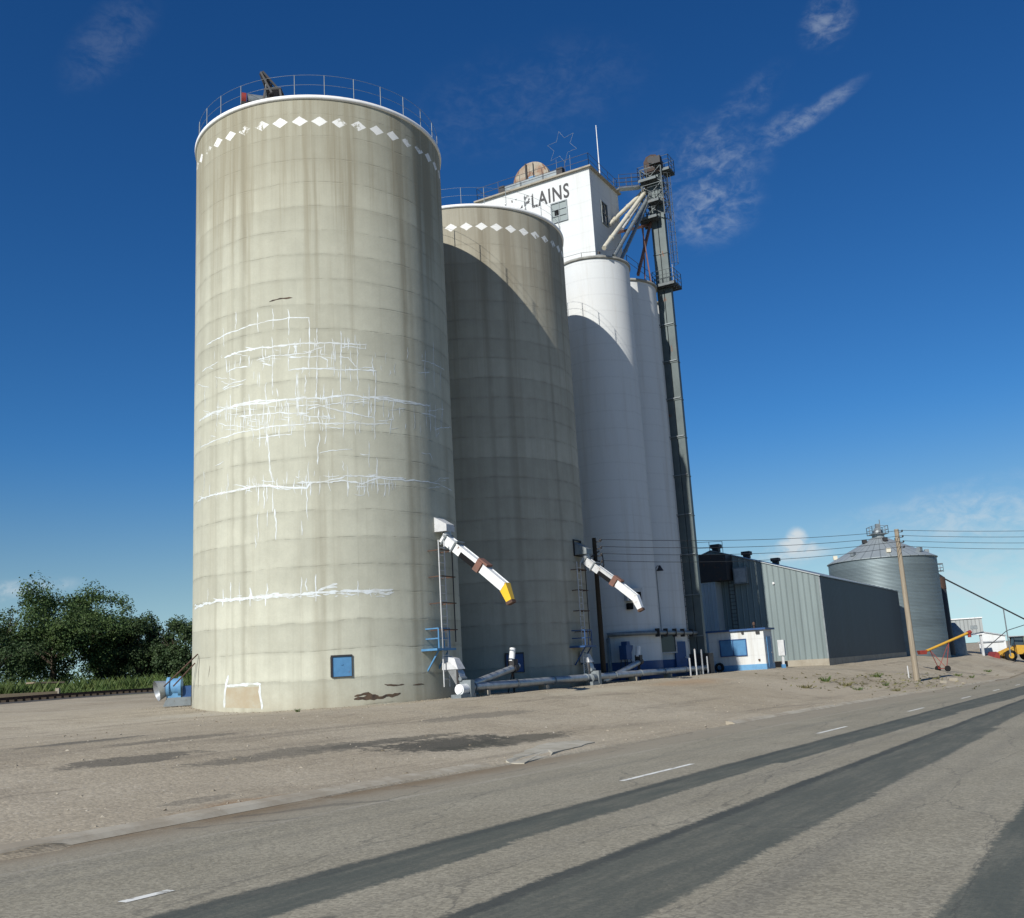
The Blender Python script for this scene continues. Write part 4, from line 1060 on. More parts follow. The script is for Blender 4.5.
# wall lamp
p, n, sd = frame_on(656, 568, cB)
root = empty('wall_lamp', p, 'small dark yard lamp on a curved bracket high on the white wall', 'lamp')
m = MB(); m.tube([p, p+n*.3+Z*.12, p+n*.75+Z*.05], .025, 6); m.build('bracket', M['dark'], root)
m = MB(); h_ = p+n*.8-Z*.28; m.lathe(h_, [(.26, 0), (.2, .1), (.1, .28), (.06, .38)], 14); m.build('shade', M['dark'], root)
m = MB(); m.tube([p+n*.03, Vector((p.x, p.y, 3.0))+n*.03], .02, 6); m.build('conduit', M['galv_d'], root)
# ladder on the white wall
a = P(20.2, 6.35, 2.9); b = P(20.2, 6.35, 8.6)
p, n, sd = frame_on(684, 590, cC) if on_cyl(684, 590, cC, RW) else (P(20.2, 6.2), V, U)
root = empty('wall_ladder', Vector((p.x, p.y, 2.4)), 'narrow dark ladder fixed to the white shaft beside the bucket elevator', 'ladder')
ladder_mb(Vector((p.x, p.y, 2.4))+n*.2, Vector((p.x, p.y, 9.0))+n*.2, sd, .42, .025).build('rails', M['dark'], root)
m = MB()
for z in (3., 5., 7., 8.8): m.bar(Vector((p.x, p.y, z))+n*-.02, Vector((p.x, p.y, z))+n*.2, .05)
m.build('brackets', M['dark'], root)
# hanging dust box on the white wall behind spout
p, n, sd = frame_on(632, 595, cA)
root = empty('dust_vent', p, 'weathered vent box stained with soot on the white wall behind the spout', 'vent')
m = MB(); m.fbox(p+n*.25, sd, n, Z, 1.1, .55, .8); m.build('box', M['offwhite'], root)
m = MB(); m.fbox(p+n*.2-Z*.75-sd*.3, sd, n, Z, .35, .35, .4); m.fbox(p+n*.54-Z*.1, sd, n, Z, .85, .02, .5); m.build('opening', M['hole'], root)
# guard posts by the leg
for i, (u, v) in enumerate(((690.5, 671), (696.5, 671), (703, 671), (708, 670))):
    q = on_lat(u, v, 7.25+.1*(i % 2)); q.z = 0; hgt = (1.15, 1.75, 1.7, 1.2)[i]
    m = MB(); m.tube([q-Z*.2, q+Z*hgt], .06, 10); m.lathe(q+Z*hgt, [(.06, 0), (.03, .03)], 10)
    lab = ('short pale guard post nearest the blue door of the white elevator', 'tall pale guard post, second from the blue door', 'tall pale guard post, third from the blue door', 'short pale guard post closest to the little white office')[i]
    tag(m.build('guard_post', M['offwhite']), lab, 'post', 'guard posts by the bucket elevator')

# ------------------------------------------------------------------ warehouse
W0 = pol(16.57, 89.)                                   # its corner towards the road
A2 = Vector((math.sin(R_(30)), math.cos(R_(30)), 0)); B2 = Vector((-A2.y, A2.x, 0))   # along / to the left
def W(a, b, z): p = W0+A2*a+B2*b; return Vector((p.x, p.y, z))
root = empty('warehouse', W(16, 8, 0), 'long grey corrugated metal warehouse with a low gable roof', 'warehouse')
EV, RG, HWID, LEN = 7.38, 10.45, 9.25, 36.7
m = MB(); m.add([W(0, 0, .5), W(0, 2*HWID, .5), W(0, 2*HWID, EV), W(0, HWID, RG), W(0, 0, EV)],
                [(0, 4, 3, 2, 1)]); m.build('gable_wall', M['shed_front'], root)
m = MB(); m.add([W(LEN, 0, .5), W(LEN, 2*HWID, .5), W(LEN, 2*HWID, EV), W(LEN, HWID, RG), W(LEN, 0, EV)], [(0, 1, 2, 3, 4)]); m.build('gable_wall', M['shed_front'], root)
m = MB(); m.quad(W(0, 0, .5), W(LEN, 0, .5), W(LEN, 0, EV), W(0, 0, EV)); m.build('side_wall', M['shed_side_shaded'], root)
m = MB(); m.quad(W(0, 2*HWID, .5), W(0, 2*HWID, EV), W(LEN, 2*HWID, EV), W(LEN, 2*HWID, .5)); m.build('side_wall', M['shed_side_shaded'], root)
m = MB()
for b0_, z0_, b1_, z1_ in ((-.12, EV-.02, HWID, RG+.03), (2*HWID+.12, EV-.02, HWID, RG+.03)):
    m.hexa([W(-.1, b0_, z0_), W(LEN+.1, b0_, z0_), W(LEN+.1, b1_, z1_), W(-.1, b1_, z1_), W(-.1, b0_, z0_+.08), W(LEN+.1, b0_, z0_+.08), W(LEN+.1, b1_, z1_+.08), W(-.1, b1_, z1_+.08)])
m.build('roof', M['roof_metal'], root)
m = MB(); m.hexa([W(-.05, -.05, -1.5), W(LEN+.05, -.05, -1.5), W(LEN+.05, 2*HWID+.05, -1.5), W(-.05, 2*HWID+.05, -1.5), W(-.05, -.05, .5), W(LEN+.05, -.05, .5), W(LEN+.05, 2*HWID+.05, .5), W(-.05, 2*HWID+.05, .5)]); m.build('foundation', M['found'], root)
m = MB(); m.fbox(W(-.07, 4.05, .0), B2, A2, Z, 1.25, .06, .95); m.build('foundation_opening', M['hole'], root)
m = MB(); m.fbox(W(0, 0, EV/2+.2), B2, A2, Z, .12, .12, EV-.6); m.build('corner_trim', M['galv_d'], root)
for a in (1.5, 10.5, 20.5):
    m = MB(); q = W(a, HWID, RG+.05); m.fbox(q+Z*.2, A2, B2, Z, .6, .6, .4); m.fbox(q+Z*.50, A2, B2, Z, .9, .85, .34); m.build('ridge_vent', M['dark'], root)
m = MB(); q = W(-.03, 1.6, 4.6); m.fbox(W(-.06, 3.9, 7.1), B2, A2, Z, .18, .1, .18); m.build('wall_light', M['white_metal'], root)
# annex: pale sheeting and dark loft opening left of the gable, in front
root = empty('loading_annex', W(-1.2, 11, 0), 'pale corrugated loading annex with a dark loft opening below the warehouse ridge', 'annex')
m = MB(); m.hexa([W(-1.6, 8.6, -.6), W(-.04, 8.6, -.6), W(-.04, 16.5, -.6), W(-1.6, 16.5, -.6), W(-1.6, 8.6, 7.6), W(-.04, 8.6, 7.6), W(-.04, 16.5, 7.6), W(-1.6, 16.5, 7.6)]); m.build('wall', M['shed_annex'], root)
m = MB(); m.hexa([W(-1.75, 7.4, 7.65), W(-.05, 7.4, 7.65), W(-.05, 16.6, 7.65), W(-1.75, 16.6, 7.65), W(-1.75, 7.4, 9.9), W(-.05, 7.4, 9.95), W(-.05, 16.6, 10.5), W(-1.75, 16.6, 10.5)]); m.build('loft', M['dark'], root)
m = MB(); rail_run(m, [W(-1.6, 7.6, 9.95), W(-1.6, 10., 10.1)], 1.1, 1.0, .025); m.build('railing', M['rail'], root)
root = empty('wall_box', W(-.35, 6.2, 6.9), 'grey electrical box mounted high on the warehouse gable above the ladder', 'electrical box')
m = MB(); m.fbox(W(-.4, 6.6, 8.0), B2, A2, Z, 1.2, .6, 1.45); m.build('cabinet', M['galv_d'], root, bevel=.02)
m = MB(); m.fbox(W(-.72, 6.6, 8.0), B2, A2, Z, 1.0, .03, 1.2); m.build('door', M['galv'], root)
root = empty('warehouse_ladder', W(-.2, 7.1, 2.6), 'dark ladder running up the shaded warehouse gable to the wall box', 'ladder')
ladder_mb(W(-.25, 7.6, 1.2), W(-.25, 7.6, 9.4), B2, .5, .03).build('rails', M['dark'], root)

# ------------------------------------------------------------------ little white office
o0 = at(767, 668, 80.); o0.z = 0
OA = Vector((math.sin(R_(29)), math.cos(R_(29)), 0)); OB = Vector((-OA.y, OA.x, 0))
def O(a, b, z): p = o0+OA*a+OB*b; return Vector((p.x, p.y, z))
OL = 4.4; OW = 2.3; OH = 3.0
root = empty('site_office', O(1, 2, 0), 'small white office hut with blue trim and a blue shuttered window', 'hut')
m = MB(); m.hexa([O(0, 0, -.5), O(OW, 0, -.5), O(OW, OL, -.5), O(0, OL, -.5), O(0, 0, OH), O(OW, 0, OH), O(OW, OL, OH), O(0, OL, OH)]); m.build('wall', M['white2'], root)
m = MB(); m.hexa([O(-.18, -.22, OH+.002), O(OW+.2, -.22, OH+.002), O(OW+.2, OL+.15, OH+.002), O(-.18, OL+.15, OH+.002), O(-.18, -.22, OH+.14), O(OW+.2, -.22, OH+.14), O(OW+.2, OL+.15, OH+.14), O(-.18, OL+.15, OH+.14)]); m.build('roof', M['blue_dark'], root)
m = MB(); m.fbox(O(-.012, OL/2, .12), OB, OA, Z, OL+.02, .03, .62); m.fbox(O(OW/2, -.012, .12), OA, OB, Z, OW, .03, .62); m.build('blue_base_band', M['lightblue'], root)
m = MB(); m.fbox(O(-.03, 2.45, 1.75), OB, OA, Z, 2.0, .06, 1.15); sh = m.build('window', M['blue'], root)
m = MB()
for cx, cz, sx, sz in ((0, .61, 2.14, .07), (0, -.61, 2.14, .07), (-1.04, 0, .07, 1.14), (1.04, 0, .07, 1.14), (0, 0, .05, 1.14)): m.fbox(O(-.05, 2.45+cx, 1.75+cz), OB, OA, Z, sx, .09, sz)
m.build('frame', M['blue_dark'], sh)
m = MB(); m.fbox(O(1.1, -.03, 1.3), OA, OB, Z, 1.0, .06, 2.3); dr = m.build('door', M['blue'], root); 
m = MB(); m.tube([O(1.45, -.06, 1.25), O(1.45, -.12, 1.25)], .035, 8); m.build('handle', M['galv'], dr)
m = MB(); m.tube([O(-.05, .65, OH+.14), O(-.05, .65, OH+.4)], .05, 8); m.lathe(O(-.05, .65, OH+.36), [(.11, 0), (.11, .18), (.02, .26)], 10); m.build('roof_vent', M['rust'], root)
for b_, z_, w_, h_ in ((.42, OH-.2, .3, .18), (1.6, OH-.16, .18, .14), (.5, .75, .14, .12)): m = MB(); m.fbox(O(-.06, b_, z_), OB, OA, Z, w_, .12, h_); m.build('fixture', M['dark'], root)
q = O(2.0, -.75, 0)
root = empty('meter_cabinet', q, 'white meter cabinet on a post standing beside the office door', 'cabinet')
m = MB(); m.fbox(q+Z*1.55, OA, OB, Z, .35, .5, 1.2); m.build('cabinet', M['offwhite'], root, bevel=.02)
m = MB(); m.bar(q-Z*.3, q+Z*.9, .18); m.build('post', M['offwhite'], root); m = MB(); m.bar(q-Z*.3, q+Z*.3, .28); m.build('base', M['blue'], root)
# tyre lying against the hut
q = O(-.35, 3.6, .0)
m = MB(); n = 24; prof = [(.34, -.1), (.36, .08), (.30, .12), (.18, .1), (.18, -.1), (.30, -.13)]
vs = []; fs = []
for i in range(n):
    a = 2*PI*i/n
    for r, w in prof: vs.append(q+Z*.33+OB*(r*math.cos(a))+Z*(r*math.sin(a))+OA*w)
np_ = len(prof)
for i in range(n):
    for j in range(np_): fs.append((i*np_+j, ((i+1) % n)*np_+j, ((i+1) % n)*np_+(j+1) % np_, i*np_+(j+1) % np_))
m.add(vs, fs, True); tag(m.build('old_tyre', M['rubber']), 'old black tyre leaning against the white hut in the shadow', 'tyre')

# ------------------------------------------------------------------ grain bin
cb_ = pol(19.87, 134.); cb_.z = terrain(cb_.x, cb_.y)
RB, HB = 6.43, 11.74
root = empty('grain_bin', cb_, 'round galvanised grain bin with conical roof behind the grey warehouse', 'grain bin')
m = MB(); m.lathe(Vector((cb_.x, cb_.y, 0)), [(RB, -.8), (RB, 3), (RB, 7), (RB, HB)], 80); m.build('wall', M['bin'], root)
m = MB(); m.lathe(Vector((cb_.x, cb_.y, 0)), [(RB+.14, HB-.06), (RB+.14, HB+.02), (.75, HB+3.0), (.75, HB+3.35), (.1, HB+3.5)], 80, False); m.build('roof', M['bin_roof'], root)
for a in range(8):
    an = R_(a*45-110+10); r = 5.5; z = HB+3*(1-(r-.75)/(RB-.6))+.2
    q = Vector((cb_.x+math.cos(an)*r, cb_.y+math.sin(an)*r, z-.15)); m = MB(); m.fbox(q+Z*.2, (math.cos(an), math.sin(an), 0), (-math.sin(an), math.cos(an), 0), Z, .5, .5, .5); m.build('roof_vent', M['galv_d'] if a % 3 else M['cream'], root)
for a in range(3):
    an = R_(a*70-160); r = 2.2; q = Vector((cb_.x+math.cos(an)*r, cb_.y+math.sin(an)*r, HB+2.3)); m = MB(); m.box(q+Z*.2, .5, .5, .45); m.build('roof_vent', M['dark'], root)
m = MB(); q = Vector((cb_.x, cb_.y, HB+3.35)); m.lathe(q, [(.55, 0), (.55, .5), (.25, .8)], 14); m.build('peak_cap', M['galv_d'], root)
m = MB(); rail_run(m, [q+Vector((1, 1, 0)), q+Vector((-1, 1, 0)), q+Vector((-1, -1, 0)), q+Vector((1, -1, 0)), q+Vector((1, 1, 0))], 1.0, 1.0, .04); m.box(q+Z*.03, 2.1, 2.1, .06); m.bar(q+Vector((.4, 0, 0)), q+Vector((.4, 0, 1.9)), .08); m.box(q+Vector((.1, 0, 1.0)), .5, .5, .7); m.build('peak_platform', M['galv_d'], root)

# rusty tower bin behind
q = at(946, 656, 143.); q.z = terrain(q.x, q.y)
tz = at(943, 572, 143.).z
root = empty('tower_bin', q, 'dark narrow tower bin with rust streaks just right of the round bin', 'tower bin')
m = MB(); m.lathe(Vector((q.x, q.y, -1)), [(1.2, 0), (1.2, tz+.3), (.4, tz+1.0)], 28); m.build('wall', M['dark'], root)
m = MB(); m.lathe(Vector((q.x, q.y, tz-2.2)), [(1.23, 0), (1.23, 1.5)], 28, True, False); m.build('rust_band', M['rust'], root)
m = MB(); c_ = Vector((q.x, q.y, tz-.3)); rail_run(m, [c_+Vector((-.9, -.9, .3)), c_+Vector((.9, -.9, .3)), c_+Vector((.9, .9, .3)), c_+Vector((-.9, .9, .3)), c_+Vector((-.9, -.9, .3))], 1.1, 1., .035); m.build('railing', M['galv'], root)
q3 = at(957, 655, 148.); q3.z = terrain(q3.x, q3.y)
m = MB(); tz3 = at(955, 618, 148.).z; m.lathe(Vector((q3.x, q3.y, -1)), [(1.3, 0), (1.3, tz3-1.0), (.3, tz3+.4)], 24); tag(m.build('hopper_bin', M['galv_d']), 'short dark steel bin tucked behind the narrow tower bin', 'bin')

# overhead load-out bin
q = at(971, 655, 158.); zt, zb_ = at(971, 619, 158.).z, at(971, 634, 158.).z
root = empty('overhead_bin', Vector((q.x, q.y, terrain(q.x, q.y))), 'grey box bin raised on posts beyond the yellow auger', 'overhead bin')
ux = Vector((math.cos(R_(24)), -math.sin(R_(24)), 0)); uy = Vector((-ux.y, ux.x, 0)); qc = Vector((q.x, q.y, 0))
m = MB(); m.fbox(qc+Z*(zt+zb_)/2, ux, uy, Z, 4.1, 3.2, zt-zb_); m.build('box', corrugated('ribbed_bin_wall', (.36, .38, .37), ux, .5), root)
m = MB(); m.fbox(qc+Z*(zt+.08), ux, uy, Z, 4.3, 3.5, .16); m.fbox(qc+Z*(zb_-.08), ux, uy, Z, 4.2, 3.4, .18); m.build('edge_trim', M['white_metal'], root)
for sx in (-1.6, 1.6):
    for sy in (-1.3, 1.3): m = MB(); b_ = qc+ux*sx+uy*sy; m.bar(b_-Z*1.5, b_+Z*(zb_-.1), .28); m.build('post', M['offwhite'], root)
m = MB(); m.fbox(qc+ux*.9-uy*1.62+Z*(zb_+.9), ux, uy, Z, .9, .04, .5); m.build('sign_plate', M['galv_d'], root)
# low white buildings
def shed_building(u0, u1, v_top, v_base, d, depth, label, mat, slope=0.):
    a = at(u0, v_base, d); b = at(u1, v_base, d); zt = at((u0+u1)/2, v_top, d).z
    zb = min(terrain(a.x, a.y), terrain(b.x, b.y))-.5; a.z = b.z = 0
    ax = (b-a).normalized(); ay = Vector((-ax.y, ax.x, 0)); 
    root = empty('farm_shed', Vector(((a.x+b.x)/2, (a.y+b.y)/2, zb)), label, 'shed')
    m = MB(); m.hexa([a+Z*zb, b+Z*zb, b+ay*depth+Z*zb, a+ay*depth+Z*zb, a+Z*(zt+slope), b+Z*zt, b+ay*depth+Z*(zt), a+ay*depth+Z*(zt+slope)]); m.build('wall', mat, root)
    m = MB(); m.hexa([a-ax*.2-ay*.2+Z*(zt+slope+.005), b+ax*.2-ay*.2+Z*(zt+.005), b+ax*.2+ay*(depth+.2)+Z*(zt+.005), a-ax*.2+ay*(depth+.2)+Z*(zt+slope+.005),
                      a-ax*.2-ay*.2+Z*(zt+slope+.18), b+ax*.2-ay*.2+Z*(zt+.18), b+ax*.2+ay*(depth+.2)+Z*(zt+.18), a-ax*.2+ay*(depth+.2)+Z*(zt+slope+.18)]); m.build('roof', M['galv'], root)
    return root, a, b, ax, ay, zt
shed_building(981, 1006, 642, 656, 166., 7., 'low white walled shed left of the yellow loader', M['white'])
shed_building(984, 1008, 636.5, 655, 180., 6., 'taller white shed with a sloping roof behind the low white one', M['white'], .9)
shed_building(1012, 1060, 637, 652, 200., 9., 'dull green metal shed behind the yellow loader', painted('dull_green_metal', (.10, .14, .11), None, .3, 1), .3)

# yellow portable auger
aa, ab = at(924, 652, 104.), at(969, 632.5, 107.)
root = empty('portable_auger', Vector(((aa.x+ab.x)/2, (aa.y+ab.y)/2, terrain(aa.x, aa.y))), 'long yellow portable auger with a red hopper end in front of the round bin', 'auger')
aa.z = max(aa.z, terrain(aa.x, aa.y)+.25)
m = MB(); m.tube([aa, ab], .12, 10); m.build('tube', M['machine'], root)
d = (ab-aa).normalized(); m = MB(); m.tube([ab-d*.2, ab+d*.2], .18, 10); m.tube([ab, ab-Z*.45], .16, 10); m.build('head', M['red'], root)
mid_ = aa.lerp(ab, .34); gq = Vector((mid_.x, mid_.y, terrain(mid_.x, mid_.y)))
side = d.cross(Z).normalized()
m = MB()
for sg in (-1, 1):
    m.bar(gq+side*sg*.6+Z*.3, aa.lerp(ab, .55), .05); m.bar(gq+side*sg*.6+Z*.3, aa.lerp(ab, .12), .05)
m.bar(gq-side*.65+Z*.3, gq+side*.65+Z*.3, .07); m.build('undercarriage', M['red'], root)
for sg in (-1, 1):
    m = MB(); c_ = gq+side*sg*.75+Z*.28; m.tube([c_-side*.08, c_+side*.08], .28, 18); m.build('wheel', M['rubber'], root)
m = MB(); hq = aa-d*.2; m.hexa([hq+Vector((-.3, -.3, -.15)), hq+Vector((.3, -.3, -.15)), hq+Vector((.3, .3, -.15)), hq+Vector((-.3, .3, -.15)), hq+Vector((-.38, -.38, .22)), hq+Vector((.38, -.38, .22)), hq+Vector((.38, .38, .22)), hq+Vector((-.38, .38, .22))]); m.build('hopper', M['red'], root)

# wheel loader
lq = at(1014, 655.5, 160.); lq.z = terrain(lq.x, lq.y)
fx_ = Vector((-.93, .05, 0)).normalized(); fy_ = Vector((-fx_.y, fx_.x, 0))
LO = lambda x, y, z: lq+fx_*x+fy_*y+Z*z
root = empty('wheel_loader', lq, 'yellow wheel loader with a dark red bucket parked by the white sheds', 'wheel loader')
m = MB(); m.hexa([LO(-3., -.9, .9), LO(-.2, -.9, .9), LO(-.2, .9, .9), LO(-3., .9, .9), LO(-2.9, -.8, 2.0), LO(-.2, -.8, 2.2), LO(-.2, .8, 2.2), LO(-2.9, .8, 2.0)]); m.hexa([LO(-.1, -.7, .8), LO(1.5, -.6, .8), LO(1.5, .6, .8), LO(-.1, .7, .8), LO(-.1, -.6, 1.7), LO(1.3, -.5, 1.6), LO(1.3, .5, 1.6), LO(-.1, .6, 1.7)]); m.build('body', M['machine'], root, bevel=.05)
m = MB(); m.hexa([LO(-1.3, -.75, 2.15), LO(0., -.75, 2.15), LO(0., .75, 2.15), LO(-1.3, .75, 2.15), LO(-1.2, -.65, 3.25), LO(-.15, -.65, 3.25), LO(-.15, .65, 3.25), LO(-1.2, .65, 3.25)]); cab = m.build('cab', M['glass'], root)
m = MB(); m.fbox(LO(-.68, 0, 3.32), fx_, fy_, Z, 1.4, 1.6, .12)
for x in (-1.27, -.03):
    for y in (-.72, .72): m.bar(LO(x, y, 2.15), LO(x*.95-.05, y*.9, 3.3), .09)
m.build('cab_frame', M['dark'], cab)
for x in (-2.1, .9):
    for y in (-1.15, 1.15):
        m = MB(); c_ = LO(x, y, .78); m.tube([c_-fy_*.28, c_+fy_*.28], .78, 20); wh = m.build('wheel', M['rubber'], root); m = MB(); m.tube([c_-fy_*.3, c_+fy_*.3], .38, 16); m.build('rim', M['machine'], wh)
for y in (-.55, .55):
    m = MB(); m.bar(LO(.2, y, 1.9), LO(1.8, y, 1.3), .22); m.bar(LO(1.8, y, 1.3), LO(2.6, y, .7), .22); m.build('lift_arm', M['machine'], root)
m = MB(); m.prism([LO(2.5, -1.4, .15), LO(3.7, -1.4, .1), LO(3.2, -1.4, .8), LO(2.9, -1.4, 1.45), LO(2.5, -1.4, 1.2)], fy_*2.8); m.build('bucket', M['red'], root)

# sloping spout conveyor with its towers, right edge
root = empty('incline_conveyor', at(985, 655, 158.), 'thin dark inclined conveyor running down to the right from the round bin', 'conveyor')
ORIG[root] = at(985, 655, 158.)
s0, s1_ = at(941, 577, 145.), at(1040, 627, 158.)
m = MB(); m.bar(s0, s1_, .13, .16); m.build('tube', M['dark'], root)
for u, v in ((963.5, 600),):
    pt = s0.lerp(s1_, .62); m = MB(); m.bar(Vector((pt.x, pt.y, -1)), pt, .12); m.build('mast', M['galv_d'], root)
    m = MB(); m.bar(Vector((pt.x, pt.y, pt.z*.45)), s0.lerp(s1_, .9)-Z*.1, .08); m.bar(Vector((pt.x, pt.y, pt.z*.45)), Vector((pt.x-3.2, pt.y, .2)), .08); m.build('stay', M['dark'], root)
# lamp pole behind the bin
bq = at(944, 655, 142.); bt = at(940, 563, 142.)
root = empty('floodlight_pole', Vector((bq.x, bq.y, -.3)), 'grey pole with two crossarms behind the right side of the round bin', 'pole')
m = MB(); m.tube([Vector((bq.x, bq.y, -.5)), Vector((bq.x, bq.y, bt.z))], .14, 8); m.build('shaft', M['galv'], root)
m = MB()
for dz in (-.1, -1.0): m.bar(Vector((bq.x-1.4, bq.y, bt.z+dz)), Vector((bq.x+1.4, bq.y, bt.z+dz)), .14)
m.build('crossarm', M['dark'], root)
# white tank thing between warehouse and pole
q = at(908, 655, 129.); q.z = terrain(q.x, q.y)
root = empty('water_tank', q, 'small white tank with a dark top showing between the warehouse and the wooden pole', 'tank')
m = MB(); m.lathe(Vector((q.x, q.y, q.z)), [(.75, -.3), (.75, 1.6), (.4, 2.1)], 16); m.build('tank', M['white_metal'], root)
m = MB(); m.lathe(Vector((q.x, q.y, q.z+2.1)), [(.42, 0), (.42, .5), (.2, 1.1)], 12); m.build('cap', M['dark'], root)

# ------------------------------------------------------------------ poles and wires
def ground_along(u, v, d0, d1):
    d = d0
    while d < d1:
        p = at(u, v, d)
        if p.z <= terrain(p.x, p.y): return p
        d += .25
    return p
pb_ = ground_along(917, 681, 40, 110)
PD = math.hypot(pb_.x, pb_.y); ptz = at(899, 529, PD).z
def pole(base, top_z, mat, label, group='utility poles', pins=True, r0=.17, r1=.11):
    root = empty('utility_pole', base, label, 'utility pole', group)
    m = MB(); m.tube([Vector((base.x, base.y, base.z-.5)), Vector((base.x, base.y, (base.z+top_z)/2)), Vector((base.x, base.y, top_z))], r0, 12, True, r1); m.build('shaft', mat, root)
    wires = []
    for i in range(4):
        z = top_z-.25-.42*i; sg = 1
        q = Vector((base.x, base.y, z)); dirv = Vector((.85, -.5, 0)).normalized()
        m = MB(); m.bar(q, q+dirv*.42, .06); m.lathe(q+dirv*.42, [(.03, 0), (.07, .04), (.07, .12), (.03, .16)], 8); m.build('insulator', M['dark'], root)
        wires.append(q+dirv*.42+Z*.12)
    return root, wires
p1, w1 = pole(pb_, ptz, M['pole'], 'sunlit bare wooden utility pole on the verge in front of the round bin', r0=.23, r1=.17)
q2 = P(4.6, 8.4, 0); p2t = at(594, 538, math.hypot(q2.x, q2.y)).z
q2 = P(1.9, 6.62, 0)
p2, w2 = pole(Vector((q2.x, q2.y, 0)), at(594, 538, math.hypot(q2.x, q2.y)).z, M['pole_d'], 'dark shaded utility pole between the brownish silo and the white wall', r0=.16, r1=.12)
m = MB(); tp = Vector((q2.x, q2.y, w2[3].z-.25)); m.rbox(tp+V*.15-U*.2, .4, .3, .5); m.bar(tp+U*-.8, tp+U*.9, .09); m.bar(tp+Z*.5-U*.5, tp+Z*.9+U*.6, .07)
lo = [tp+U*.2+V*.2, tp+U*.75+Z*-.25, tp+U*1.15+Z*.05, tp+U*1.05+Z*.7]; m.tube(lo, .035, 6); m.build('switchgear', M['dark'], p2)
b3 = pol(36, 92); b3.z = terrain(b3.x, b3.y)
p3, w3 = pole(b3, ptz-1.3+.0, M['pole'], 'third utility pole farther along, out past the right edge')
def wire(a, b, sag, r, label):
    pts = [a.lerp(b, i/24)-Z*(sag*4*(i/24)*(1-i/24)) for i in range(25)]
    m = MB(); m.tube(pts, r, 5)
    tag(m.build('power_line', M['black_pipe']), label, 'wire', 'overhead wires')
names = ('topmost', 'second highest', 'third highest', 'lowest')
for i in range(4):
    wire(w2[i], w1[i], .35+.05*i, .017, names[i]+' overhead wire between the dark pole and the sunlit wooden pole')
    wire(w1[i], w3[i], .35+.05*i, .017, names[i]+' overhead wire leaving the sunlit wooden pole towards the right')
sq = ground_along(909, 678, 40, 110)
m = MB(); m.tube([sq-Z*.2, sq+Z*.95], .05, 8); tag(m.build('marker_stake', M['offwhite']), 'short pale marker stake just left of the sunlit wooden pole', 'stake')

# ------------------------------------------------------------------ left side: fan, track, timber wall
fq = on_cyl(198, 700, C1, RS); fdir = (Vector((C1.x, C1.y, 0))-Vector((0, 0, 0))).normalized(); left = Vector((-fdir.y, fdir.x, 0))
fc = C1+left*7.2+fdir*.3; fc.z = terrain(fc.x, fc.y)
FN = lambda a, b, z: fc+left*a+fdir*b+Z*z
root = empty('aeration_fan', fc, 'light blue aeration fan with a grey intake cone left of the cracked silo', 'fan')
m = MB(); m.tube([FN(.05, 0, 1.15), FN(.22, 0, 1.15)], .62, 24); m.tube([FN(-.62, 0, 1.15), FN(-.45, 0, 1.15)], .62, 24); m.tube([FN(-.45, 0, 1.15), FN(.05, 0, 1.15)], .52, 24)
m.hexa([FN(-.62, -.35, .4), FN(.22, -.35, .4), FN(.22, .35, .4), FN(-.62, .35, .4), FN(-.6, -.4, 1.1), FN(.2, -.4, 1.1), FN(.2, .4, 1.1), FN(-.6, .4, 1.1)]); m.build('housing', M['lightblue'], root)
m = MB(); m.tube([FN(.22, 0, 1.15), FN(.80, -.25, .98)], .42, 20, False, .62); m.tube([FN(.24, 0, 1.15), FN(.79, -.25, .98)], .38, 20, False, .58); m.build('intake_cone', M['galv'], root)
m = MB(); m.tube([FN(-.3, -.1, 1.0), FN(.3, -.1, 1.0)], .22, 12); m.build('motor', M['offwhite'], root)
m = MB(); m.hexa([FN(-1.2, -.4, .05), FN(.4, -.4, .05), FN(.4, .4, .05), FN(-1.2, .4, .05), FN(-1.2, -.4, .55), FN(.2, -.4, .55), FN(.2, .4, .55), FN(-1.2, .4, .55)]); m.build('duct', M['galv_d'], root)
m = MB(); m.fbox(FN(-.95, 0, .7), left, fdir, Z, .5, .6, 1.0); m.build('transition', M['blue_dark'], root)
root.scale = (.76, .76, .76)
# leaning rods against the silo
for i in range(2):
    b = on_cyl((199, 196.2)[i], (654, 663)[i], C1, RS, .05); a = at((176, 181)[i], (675, 678)[i], math.hypot(b.x, b.y)+.2); a = b+(a-b)*1.55; a.z = max(a.z, terrain(a.x, a.y)-.05)
    m = MB(); m.tube([a, b], .03, 8)
    tag(m.build('steel_rod', M['rust']), ('longer rusty steel rod leaning against the silo above the blue fan', 'shorter rusty rod leaning beside the longer one above the blue fan')[i], 'rod', 'rods leaning by the fan')
# railway track on the left
ta, tb = at(0, 699, 78.), at(165, 691, 92.)
td = (tb-ta); td.z = 0; td.normalize(); tn = Vector((td.y, -td.x, 0))
root = empty('railway_track', Vector((ta.x, ta.y, terrain(ta.x, ta.y))), 'railway track with dark rails and timber ties along the far edge of the gravel', 'railway track')
a0, a1 = -14., 60.
def tp_(a, o, z): q = ta+td*a+tn*o; return Vector((q.x, q.y, terrain(q.x, q.y)+z))
for o_ in (-.72, .72):
    m = MB(); pts = [tp_(a0+(a1-a0)*i/30, o_, .27) for i in range(31)]
    for p, q in zip(pts, pts[1:]): m.bar(p, q, .07, .15)
    m.build('rail', M['rust'], root)
for i in range(100):
    a = a0+i*.74; m = MB(); q = tp_(a, 0, .1); m.fbox(q, td, tn, Z, .24, 2.5, .2); m.build('tie', M['pole_d'], root)
m = MB(); q = [tp_(a0-4+i*3., 0, 0) for i in range(28)]
